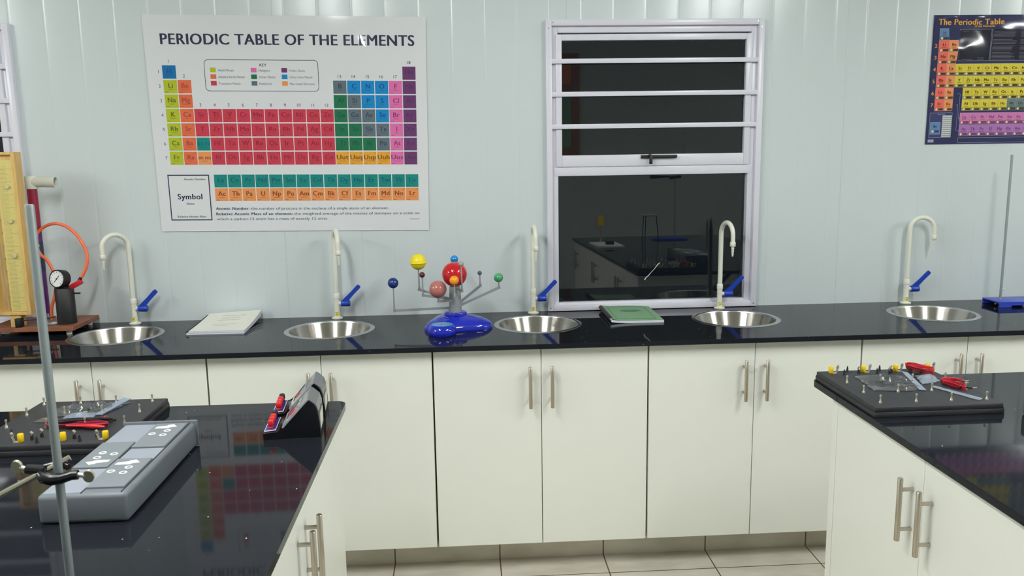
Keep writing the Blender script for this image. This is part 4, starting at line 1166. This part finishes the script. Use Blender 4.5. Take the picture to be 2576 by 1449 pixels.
def lead(b, cx, cy, z, L, ang, mat, n=5, w=0.012, seed=0):
    """a folded bundle of wire: n flat loops laid over one another"""
    rnd = random.Random(seed); ca, sa = math.cos(ang), math.sin(ang)
    for k in range(n):
        ww = w * (0.45 + 0.14 * k); LL = L * (0.9 + 0.04 * rnd.random()); zz = z + 0.0019 * k + .0018
        pts = []
        for i in range(25):
            t = 2 * PI * i / 24
            x = LL / 2 * math.cos(t) * (1 - 0.06 * math.sin(t * 3)); y = ww * math.sin(t) * (0.65 + 0.35 * abs(math.cos(t)))
            pts.append((cx + x * ca - y * sa, cy + x * sa + y * ca, zz + 0.0015 * math.sin(2 * t + k)))
        b.tube(pts, 0.0017, mat, 7, cap=False)

def build_bags():
    zt = 0.9275
    specs = [
        ('right', [(1.205, -1.405), (1.345, -1.420), (1.372, -1.275), (1.222, -1.262)], 'clear bag of metal parts lying on the board with red leads', 'zip_bag', 31),
        ('left', [(-0.985, -1.400), (-0.845, -1.398), (-0.812, -1.290), (-0.975, -1.300)], 'clear bag of metal parts lying on the board behind the grey console', 'zip_bag', 47)]
    for side, ol, lab, nm, seed in specs:
        c = Vector((sum(p[0] for p in ol) / 4, sum(p[1] for p in ol) / 4, zt))
        root = thing(nm, lab, 'bag', c); W = Wm(root)
        crumple('film', ol, zt, 0.031, M['film'], seed, parent=root, W=W)
        A, B, C_, D = [Vector((p[0], p[1], zt)) for p in ol]
        b = MB(); e = (B - A).normalized() * 0.018
        b._add([B - e + Vector((0, 0, .004)), B + Vector((0, 0, .003)), C_ + Vector((0, 0, .012)), C_ - e + Vector((0, 0, .016)), B - e + Vector((0, 0, .002)), B + Vector((0, 0, .001)), C_ + Vector((0, 0, .010)), C_ - e + Vector((0, 0, .014))],
               [(0, 1, 2, 3), (7, 6, 5, 4), (0, 4, 5, 1), (1, 5, 6, 2), (2, 6, 7, 3), (3, 7, 4, 0)], M['zip']); b.build('zip_strip', root, W)
        rnd = random.Random(seed)
        for i in range(8):
            u, v, a = rnd.uniform(.25, .75), rnd.uniform(.2, .6), rnd.uniform(0, PI)
            p = (A * (1 - u) + B * u) * (1 - v) + (D * (1 - u) + C_ * u) * v
            b = MB(); d = Vector((math.cos(a), math.sin(a) * .5, 0)) * 0.015
            b.bar(p - d + Vector((0, 0, .005)), p + d + Vector((0, 0, .0065)), 0.006, 0.0025, M['nickel'] if i % 2 else M['black']); b.build('metal_part', root, W)
    # small clear box-like bags
    for ol, lab, seed, h in (([(1.366, -1.362), (1.432, -1.338), (1.448, -1.270), (1.394, -1.272)], 'small folded clear bag between the big bag and the red leads', 5, .020),
                             ([(-0.935, -1.440), (-0.852, -1.438), (-0.868, -1.372), (-0.935, -1.378)], 'small folded clear bag in front of the big bag, behind the grey console', 9, .018)):
        c = Vector((sum(p[0] for p in ol) / 4, sum(p[1] for p in ol) / 4, zt)); root = thing('small_bag', lab, 'bag', c); W = Wm(root)
        crumple('film', ol, zt, h, M['zip'], seed, parent=root, W=W, nx=14, ny=12, amp=.2)
        b = MB(); b.cyl(.007, .002, .009, M['label'], tuple(c), 'Z', 14); b.cyl(.005, .002, .012, M['chrome'], (c.x + .012, c.y + .008, c.z), 'Z', 12); b.build('bulb_holder', root, W)
    o = crumple('flat_strip_bag', [(1.378, -1.388), (1.430, -1.522), (1.452, -1.505), (1.396, -1.374)], zt, 0.005, M['zip'], 3, nx=6, ny=4, amp=.2)
    tag(o, 'narrow flat clear strip bag beside the red leads', 'bag')
    o = crumple('flat_clear_bag', [(-1.000, -1.440), (-0.900, -1.452), (-0.955, -1.408), (-0.99, -1.405)], zt, 0.010, M['film'], 8, nx=8, ny=5, amp=.2)
    tag(o, 'flat clear bag corner left of the dark red leads', 'bag')
    # leads
    root = thing('wire_leads', 'bundle of bright red leads with black clips at the edge of the board', 'leads', (1.445, -1.32, zt)); W = Wm(root)
    b = MB(); lead(b, 1.425, -1.245, zt + .004, 0.090, math.radians(-62), M['redwire'], 9, .017, 1); b.build('red_wire', root, W); b = MB(); lead(b, 1.462, -1.345, zt, 0.062, math.radians(-10), M['redwire'], 5, .010, 2); b.build('red_wire', root, W); b = MB(); lead(b, 1.440, -1.392, zt, 0.075, math.radians(-70), M['redwire'], 6, .011, 3); b.build('red_wire', root, W)
    for k, (x, y, a) in enumerate(((1.475, -1.352, -.2), (1.455, -1.42, -.9), (1.462, -1.372, -.5))):
        b = MB(); b.tube([(x - .018, y + .004, zt + .006), (x, y, zt + .008), (x + .016, y - .005, zt + .006)], [.0028, .004, .0022], M['black'] if k else M['redwire'], 10); b.tube([(x + .016, y - .005, zt + .006), (x + .026, y - .009, zt + .007)], .0016, M['chrome'], 8); b.build('clip', root, W)
    root = thing('wire_leads', 'bundle of dark and red leads behind the yellow terminals, behind the grey console', 'leads', (-0.87, -1.49, zt)); W = Wm(root)
    b = MB(); lead(b, -0.865, -1.490, zt, 0.165, math.radians(-2), M['maroon'], 6, .018, 4); b.build('red_wire', root, W); b = MB(); b.tube([(-0.885, -1.505, zt + .010), (-0.85, -1.513, zt + .011), (-0.82, -1.516, zt + .010), (-0.79, -1.512, zt + .006)], [.0022, .003, .006, .003], M['red'], 10); b.build('red_clip', root, W)
    b = MB(); lead(b, -0.865, -1.470, zt + .004, 0.16, math.radians(5), M['black'], 5, .012, 6); b.build('black_wire', root, W); b = MB(); b.tube([(-0.81, -1.455, zt + .012), (-0.785, -1.462, zt + .006)], .003, M['black'], 8); b.build('black_clip', root, W)
    b = MB(); b.sphere(0.0075, (-0.812, -1.452, zt + .0085), M['redwire'], 16, 10); b.build('plug_cap', root, W)

# ------------------------------------------------------------------ grey consoles
def build_consoles():
    root = thing('grey_console', 'grey plastic console with white ring symbols behind the retort stand', 'console', (-0.632, -1.785, 0.900), 0, 'grey module consoles')
    W = Wm(root)
    b = MB(); x0, x1, y0, y1 = -0.716, -0.549, -1.995, -1.575
    b.box(x0, x1, y0, y1, 0.9, 0.9585, M['grey_case'], 0.009, 3)
    case = b.build('case', root, W)
    b = MB(); b.box(x0 - .002, x1 + .004, y1 - .004, y1 + .004, 0.902, 0.964, M['grey_case'], 0.003, 2); b.build('rear_lip', root, W)
    px = [(-0.7085, -0.6375), (-0.6345, -0.5625)]
    def panel(col, a, c):
        b = MB(); b.box(px[col][0], px[col][1], a, c, 0.956, 0.9592, M['grey_panel'], 0.0006, 1); b.build('blank_panel', root, W)
    panel(0, -1.985, -1.864); panel(0, -1.712, -1.585); panel(1, -1.818, -1.750)
    for xs_ in (-0.6360, -0.5610):
        b = MB(); b.box(xs_ - .0011, xs_ + .0011, -1.988, -1.583, 0.9560, 0.9594, M['gap']); b.build('seam_shade', root, W)  # dark strips paint the shade in the gaps beside the panels
    for col, a, c, flip in ((0, -1.862, -1.714, True), (1, -1.970, -1.820, False), (1, -1.748, -1.592, False)):
        xa, xb = px[col]
        b = MB(); b.box(xa, xb, a, c, 0.956, 0.9632, M['grey_module'], 0.001, 1); m = b.build('module', root, W)
        b = MB()
        def uv(s, t):
            if flip: s, t = 1 - s, 1 - t
            return (xa + (xb - xa) * s, a + (c - a) * t)
        for s, t in ((.22, .52), (.60, .65), (.60, .46)):
            x, y = uv(s, t)
            b.lathe([(.0048, .9632), (.0048, .9640), (.0078, .9640), (.0078, .9632)], M['white'], (x, y, 0), seg=24, cap=False)
        b.prism([uv(*q) for q in ((.12, .76), (.52, .755), (.60, .80), (.78, .82), (.60, .93), (.46, .90), (.44, .87), (.14, .83))], 'Z', .9630, .9640, M['white'])
        b.build('symbol', m, W)
    c = copy_tree(root); c.location = (1.605, -1.762, 0.900); c.rotation_euler = (0, 0, PI)
    c['label'] = 'grey plastic console just entering at the right, beside the plug board with red leads'

# ------------------------------------------------------------------ twin meters
def build_meters():
    labels = ['black sloping demonstration meter, the nearer of the pair at the bench corner', 'black sloping demonstration meter, the farther of the pair at the bench corner']
    prof = [(-0.0, 0.0), (0.0, 0.0165), (0.032, 0.019), (0.047, 0.026), (0.111, 0.094), (0.117, 0.0905), (0.123, 0.084), (0.129, 0.074), (0.133, 0.060), (0.1355, 0.038), (0.137, 0.0)]
    root = thing('demonstration_meter', labels[0], 'meter', (-0.398, -1.5555, 0.9), math.radians(5), 'black demonstration meters')
    w = 0.120
    def side(b, y0, y1, k=0.0):
        b.prism(prof, 'Y', y0, y1, M['gloss_black'])
    b = MB(); side(b, 0.0, 0.006); side(b, w - .006, w)
    b.box(0.0, 0.137, .006, w - .006, 0.0, 0.004, M['gloss_black'])
    b.prism([(0.0, 0.0), (0.0, 0.0160), (0.034, 0.0185), (0.036, 0.004)], 'Y', .006, w - .006, M['gloss_black'])
    b.prism([(0.034, 0.0185), (0.047, 0.0245), (0.111, 0.0925), (0.108, 0.0925), (0.034, 0.014)], 'Y', .006, w - .006, M['gloss_black'])
    b.build('body', root)
    b = MB(); b.prism([(0.0445, 0.0285), (0.1090, 0.0973), (0.1125, 0.0935), (0.048, 0.0245)], 'Y', .003, w - .004, M['meterface'])
    b.prism([(0.1090, 0.0973), (0.1125, 0.0935), (0.1310, 0.0635), (0.1345, 0.0635), (0.129, 0.081)], 'Y', .006, w - .006, pm('grey_cover', rgb(96, 98, 106), .2))
    f = b.build('cover', root)
    n = Vector((-0.729, 0, 0.684)); t = Vector((0.684, 0, 0.729)); o0 = Vector((0.0445, 0, 0.0285)) + n * .0006
    b = MB()
    def Q(a, y): p = o0 + t * a; return (p.x, y, p.z)
    def patch(a0, a1, ya, yb, mat): b.poly([Q(a0, ya), Q(a1, ya), Q(a1, yb), Q(a0, yb)], mat)
    for k in range(9): patch(.062, .067 if k % 2 else .071, .022 + k * .009, .024 + k * .009, M['black'])
    patch(.020, .036, .045, .075, M['red']); patch(.012, .016, .04, .085, M['black']); b.build('dial_marks', f)
    b = MB(); b.tube([Q(.012, .072), (Q(.050, .10)[0], .10, Q(.050, .10)[2])], .0010, M['black'], 6); b.build('needle', f)
    b = MB(); b.box(0.003, 0.031, .010, w - .010, 0.0178, 0.0196, M['white'], rot=Matrix.Rotation(math.radians(-4.3), 3, 'Y'), at=(0, 0, 0)); b.box(0.0045, 0.0295, .012, w - .012, 0.0188, 0.0201, M['meterblue'], rot=Matrix.Rotation(math.radians(-4.3), 3, 'Y'), at=(0, 0, 0)); b.build('terminal_plate', root)
    p0 = None
    for k in range(3):
        if p0 is None:
            b = MB(); b.lathe([(0.0060, 0), (0.0064, 0.001), (0.0064, 0.006), (0.0050, 0.0075), (0.0066, 0.009), (0.0078, 0.014), (0.0076, 0.021), (0.0060, 0.0235), (0, 0.024)], M['red'], seg=18); p0 = b.build('red_terminal', root); c = p0
        else: c = p0.copy(); COL.objects.link(c); c.parent = root
        c.location = (0.0165, 0.024 + 0.024 * k, 0.0195)
    b = MB(); b.lathe([(0.0060, 0), (0.0064, 0.001), (0.0064, 0.006), (0.0050, 0.0075), (0.0066, 0.009), (0.0078, 0.014), (0.0076, 0.021), (0.0060, 0.0235), (0, 0.024)], M['black'], (0.0165, .099, .0195), seg=18); b.build('black_terminal', root)
    b = MB(); b.box(0.1345, 0.1365, .025, .095, .012, .052, M['label']); b.prism([(0.1335, 0.0625), (0.137, 0.0), (0.134, 0.0), (0.131, 0.0625)], 'Y', .006, w - .006, M['gloss_black']); b.build('rear_panel', root)
    c = copy_tree(root); c.location = (-0.4111, -1.4055, 0.9); c['label'] = labels[1]

# ------------------------------------------------------------------ retort stands
def build_stands():
    x, y = -0.4985, -2.334
    root = thing('retort_stand', 'retort stand with clamp boss, its zinc rod rising in front of the grey console', 'retort stand', (x, y, 0.900)); W = Wm(root)
    b = MB(); b.lathe([(0.0055, 0.912), (0.0062, 0.914), (0.0062, 1.521), (0.0055, 1.524), (0, 1.524)], M['rod'], (x, y, 0), seg=24); b.build('rod', root, W)
    b = MB(); b.box(x - .075, x + .075, y - .185, y + .028, 0.9002, 0.913, M['black'], 0.003); b.build('base_plate', root, W)
    # boss head
    z = 1.130
    b = MB(); K = M['gloss_black']
    b.tube([(x - .024, y - .005, z + .003), (x - .016, y - .011, z + .000), (x - .005, y - .012, z - .003), (x + .008, y - .011, z - .002), (x + .021, y - .007, z + .001)], [.0065, .0085, .0085, .0080, .0070], K, 14)
    b.tube([(x + .020, y - .007, z + .001), (x + .030, y - .006, z + .001)], [.0072, .0072], K, 14)
    b.tube([(x - .022, y + .003, z + .010), (x - .010, y + .011, z + .011), (x + .005, y + .011, z + .010), (x + .011, y + .007, z + .008)], [.0055, .006, .0055, .005], K, 12)
    b.tube([(x - .022, y - .003, z + .001), (x - .021, y + .003, z + .011)], [.0075, .0065], K, 12)
    b.tube([(x - .046, y + .003, z + .009), (x - .036, y + .002, z + .008), (x - .018, y, z + .007)], [.0068, .0074, .008], K, 14)
    boss = b.build('boss_head', root, W)
    def screw(a, d, r=.0115):
        a, d = Vector(a), Vector(d).normalized()
        b = MB(); b.tube([a, a + d * .010], .0036, M['chrome'], 12)
        s = d.cross(Vector((0.25, 1, 0.2))).normalized(); u = s.cross(d).normalized()
        c = a + d * .015; pts = []
        for i in range(20):
            an = 2 * PI * i / 20; k = 1.0 + 0.12 * math.cos(2 * an); pts.append((r * .62 * k * math.cos(an), r * k * math.sin(an)))
        vs = [c + d * p + s * q - u * .0022 for p, q in pts] + [c + d * p + s * q + u * .0022 for p, q in pts]
        n = 20; b._add(vs, [tuple(range(n)), tuple(range(2 * n - 1, n - 1, -1))] + [(i, i + n, (i + 1) % n + n, (i + 1) % n) for i in range(n)], M['chrome']); b.build('thumb_screw', boss, W)
    screw((x + .030, y - .006, z + .001), (0.96, 0.05, -.18)); screw((x - .046, y + .003, z + .009), (-0.9, .1, .25))
    r2 = tag_obj = None
    b = MB(); b.tube([(x - .215, y - .085, z - .085), (x - .020, y + .001, z + .006), (x + .011, y + .015, z + .020)], 0.0046, M['bright_rod'], 16); b.build('clamp_rod', root, W)
    # stand on the long worktop at the right
    xr, yr = 2.396, -0.150
    root = thing('retort_stand', 'blue retort stand with thin bare rod at the right end of the long worktop', 'retort stand', (xr, yr, 0.900)); W = Wm(root)
    b = MB(); b.tube([(xr - .001, yr, 0.914), (xr, yr, 1.540)], 0.0052, M['rod'], 20); b.build('rod', root, W)
    b = MB(); B = M['retortblue']
    b.box(xr - .038, xr + .150, yr - .050, yr + .068, 0.919, 0.925, B, 0.002); b.box(xr - .036, xr + .148, yr - .050, yr - .046, 0.908, 0.923, B, .001, 1); b.box(xr - .036, xr + .148, yr + .064, yr + .068, 0.908, 0.923, B, .001, 1)
    b.box(xr - .036, xr + .020, yr - .050, yr - .042, 0.9002, 0.910, B, .001, 1); b.box(xr + .110, xr + .148, yr - .050, yr - .042, 0.9002, 0.910, B, .001, 1); b.box(xr - .036, xr + .020, yr + .060, yr + .068, 0.9002, 0.910, B, .001, 1); b.box(xr + .110, xr + .148, yr + .060, yr + .068, 0.9002, 0.910, B, .001, 1)
    b.build('base_plate', root, W)
    b = MB(); b.cyl(0.009, 0.906, 0.919, M['nickel'], (xr, yr, 0), 'Z', 6); b.tube([(xr, yr, .912), (xr - .030, yr - .012, .911)], .004, M['nickel'], 10); b.build('locking_nut', root, W)
    b = MB(); b.tube([(xr - .010, yr - .006, .936), (xr - .009, yr - .006, .965), (xr - .004, yr - .006, .973), (xr + .014, yr - .004, .974)], .0013, M['nickel'], 8); b.build('wire_hook', root, W)

# ------------------------------------------------------------------ things seen only as reflections in the window
def build_reflected():
    root = thing('retort_stand', 'blue retort stand with clamp farther along the island holding the red leads', 'retort stand', (2.00, -3.55, 0.900)); W = Wm(root); x, y = 2.00, -3.55
    b = MB(); b.tube([(x, y, .913), (x, y, 1.62)], .0058, M['rod'], 18); b.build('rod', root, W)
    b = MB(); b.box(x - .22, x + .06, y + .05, y + .20, .9002, .914, M['retortblue'], .003); b.box(x - .05, x + .05, y - .05, y + .06, .9002, .914, M['retortblue'], .003); b.build('base_plate', root, W)
    b = MB(); b.tube([(x - .05, y, 1.42), (x + .05, y, 1.43)], .013, M['gloss_black'], 12); b.tube([(x - .22, y, 1.43), (x - .05, y, 1.43)], [.016, .006], M['gloss_black'], 12); b.build('clamp', root, W)
    root = thing('tripod', 'black tripod with white gauze farther along the island holding the red leads', 'tripod', (1.72, -3.35, .900)); W = Wm(root)
    b = MB(); b.lathe([(.058, 1.108), (.07, 1.108), (.07, 1.113), (.058, 1.113), (.058, 1.108)], M['gloss_black'], (1.72, -3.35, 0), seg=32, cap=False); b.build('ring', root, W)
    for k in range(3):
        a = k * 2.094 + .4; b = MB(); b.tube([(1.72 + .064 * math.cos(a), -3.35 + .064 * math.sin(a), 1.110), (1.72 + .085 * math.cos(a), -3.35 + .085 * math.sin(a), .901)], .0035, M['gloss_black'], 8); b.build('leg', root, W)
    b = MB(); b.box(1.64, 1.80, -3.43, -3.27, 1.1132, 1.1142, M['nickel']); b.lathe([(.06, 1.1142), (.06, 1.116), (0, 1.116)], M['white'], (1.72, -3.35, 0), seg=32); b.build('gauze', root, W)
    root = thing('balance_board', 'white board with black block and yellow card farther along the island with the red leads', 'board', (1.28, -2.95, .900)); W = Wm(root)
    b = MB(); b.box(1.18, 1.39, -3.15, -2.76, .9002, .915, M['white'], .001, 1); b.build('base', root, W)
    b = MB(); b.box(1.27, 1.33, -2.94, -2.87, .915, .94, M['black'], .003); b.build('block', root, W)
    b = MB(); b.tube([(1.27, -3.12, .915), (1.27, -3.12, 1.05)], .008, M['nickel'], 12); b.build('stem', root, W)
    b = MB(); b.box(1.245, 1.295, -3.122, -3.118, 1.05, 1.13, M['yellow']); b.build('card', root, W)
    root = thing('notice_board', 'brown framed notice board with pinned sheets on the wall opposite the sinks', 'notice board', (1.12, -5.68, 1.50)); W = Wm(root)
    b = MB(); b.box(.84, 1.40, -5.698, -5.675, 1.50, 2.62, M['cupboard']); b.box(.84, .87, -5.675, -5.66, 1.50, 2.62, M['cupboard']); b.box(1.34, 1.40, -5.675, -5.66, 1.50, 2.62, M['cupboard']); b.box(.87, 1.34, -5.675, -5.66, 2.58, 2.62, M['cupboard']); b.box(.87, 1.34, -5.675, -5.66, 1.50, 1.54, M['cupboard']); b.build('frame', root, W)
    for (x0, x1, z0, z1, m) in ((.90, 1.10, 1.70, 2.05, 'paper'), (.92, 1.12, 2.08, 2.28, 'yellow'), (1.13, 1.31, 2.30, 2.55, 'red_sticker'), (1.15, 1.31, 1.62, 2.2, 'greencover')):
        b = MB(); b.box(x0, x1, -5.675, -5.672, z0, z1, M[m]); b.build('pinned_sheet', root, W)

# ------------------------------------------------------------------ lamps
def build_lights():
    first = None
    for x in (-3.55, -0.80, 1.95, 4.70):
        for y in (-2.34,):
            if first is None:
                root = first = thing('ceiling_light', 'white batten ceiling light with two long fluorescent tubes', 'ceiling light', (x, y, ZC), 0, 'fluorescent battens on the ceiling')
                b = MB(); b.box(-.06, .06, -.77, .77, -.055, 0.0, M['ceiling'], .006); b.box(-.055, .055, -.775, -.745, -.10, -.05, M['white'], .003); b.box(-.055, .055, .745, .775, -.10, -.05, M['white'], .003); b.build('housing', root)
                for sx in (-.034, .034):
                    b = MB(); b.cyl(.0165, -.745, .745, M['tube'], (sx, 0, -.083), 'Y', 12); b.build('fluorescent_tube', root)
            else:
                c = copy_tree(first); c.location = (x, y, ZC)

# ------------------------------------------------------------------ go
build_shell()
build_window('window_1', 0.0, 'white framed window with three crossbars and dark glass behind the sinks')
build_window('window_2', -3.043, 'white framed window at the left edge behind the wooden scale board')
build_wall_cabinets(); build_worktops(); build_sinks(); build_taps()
p1 = poster_white(); GLOSS['rough'] = 0.12; p2 = poster_navy()
TXT.make()
o = p1.finish('periodic_table_poster', -1.158, -0.0035, 2.147, 0.0145); tag(o, 'large white laminated periodic table poster on the wall left of the window', 'poster')
o = p2.finish('periodic_table_poster', 2.105, -0.0035, 2.125, 0.0); tag(o, 'navy periodic table poster with gold title, cut by the right edge', 'poster')
build_orrery(); build_books(); build_apparatus(); build_boards(); build_bags(); build_consoles(); build_meters(); build_stands(); build_reflected(); build_lights()

# ------------------------------------------------------------------ world, camera, view
w = bpy.data.worlds.new('night'); SC.world = w; w.use_nodes = True
w.node_tree.nodes['Background'].inputs[0].default_value = (0.004, 0.006, 0.008, 1); w.node_tree.nodes['Background'].inputs[1].default_value = 1.0
cam = bpy.data.cameras.new('camera'); co = bpy.data.objects.new('camera', cam); COL.objects.link(co)
F = Vector((0.05697478, 0.98500581, -0.16284173)); R = Vector((0.99806932, -0.06023454, -0.01514718)); U = Vector((0.02472876, 0.16166433, 0.98653589))
mat = Matrix(((R.x, U.x, -F.x, 0.1009812), (R.y, U.y, -F.y, -3.52619459), (R.z, U.z, -F.z, 1.5871548), (0, 0, 0, 1)))
co.matrix_world = mat
cam.sensor_fit = 'HORIZONTAL'; cam.sensor_width = 36.0; cam.lens = 2087.631 / 2576 * 36.0
cam.clip_start = 0.02; cam.clip_end = 60
cam.dof.use_dof = True; cam.dof.focus_distance = 3.1; cam.dof.aperture_fstop = 14.0
SC.camera = co
SC.view_settings.view_transform = 'Standard'; SC.view_settings.look = 'None'; SC.view_settings.exposure = 0.0; SC.view_settings.gamma = 1.0
SC.view_settings.use_curve_mapping = False
SC.cycles.max_bounces = 12; SC.cycles.glossy_bounces = 6; SC.cycles.transmission_bounces = 10; SC.cycles.transparent_max_bounces = 16
SC.cycles.caustics_reflective = False; SC.cycles.caustics_refractive = False
SC.cycles.sample_clamp_indirect = 6.0
SC.cycles.use_denoising = True
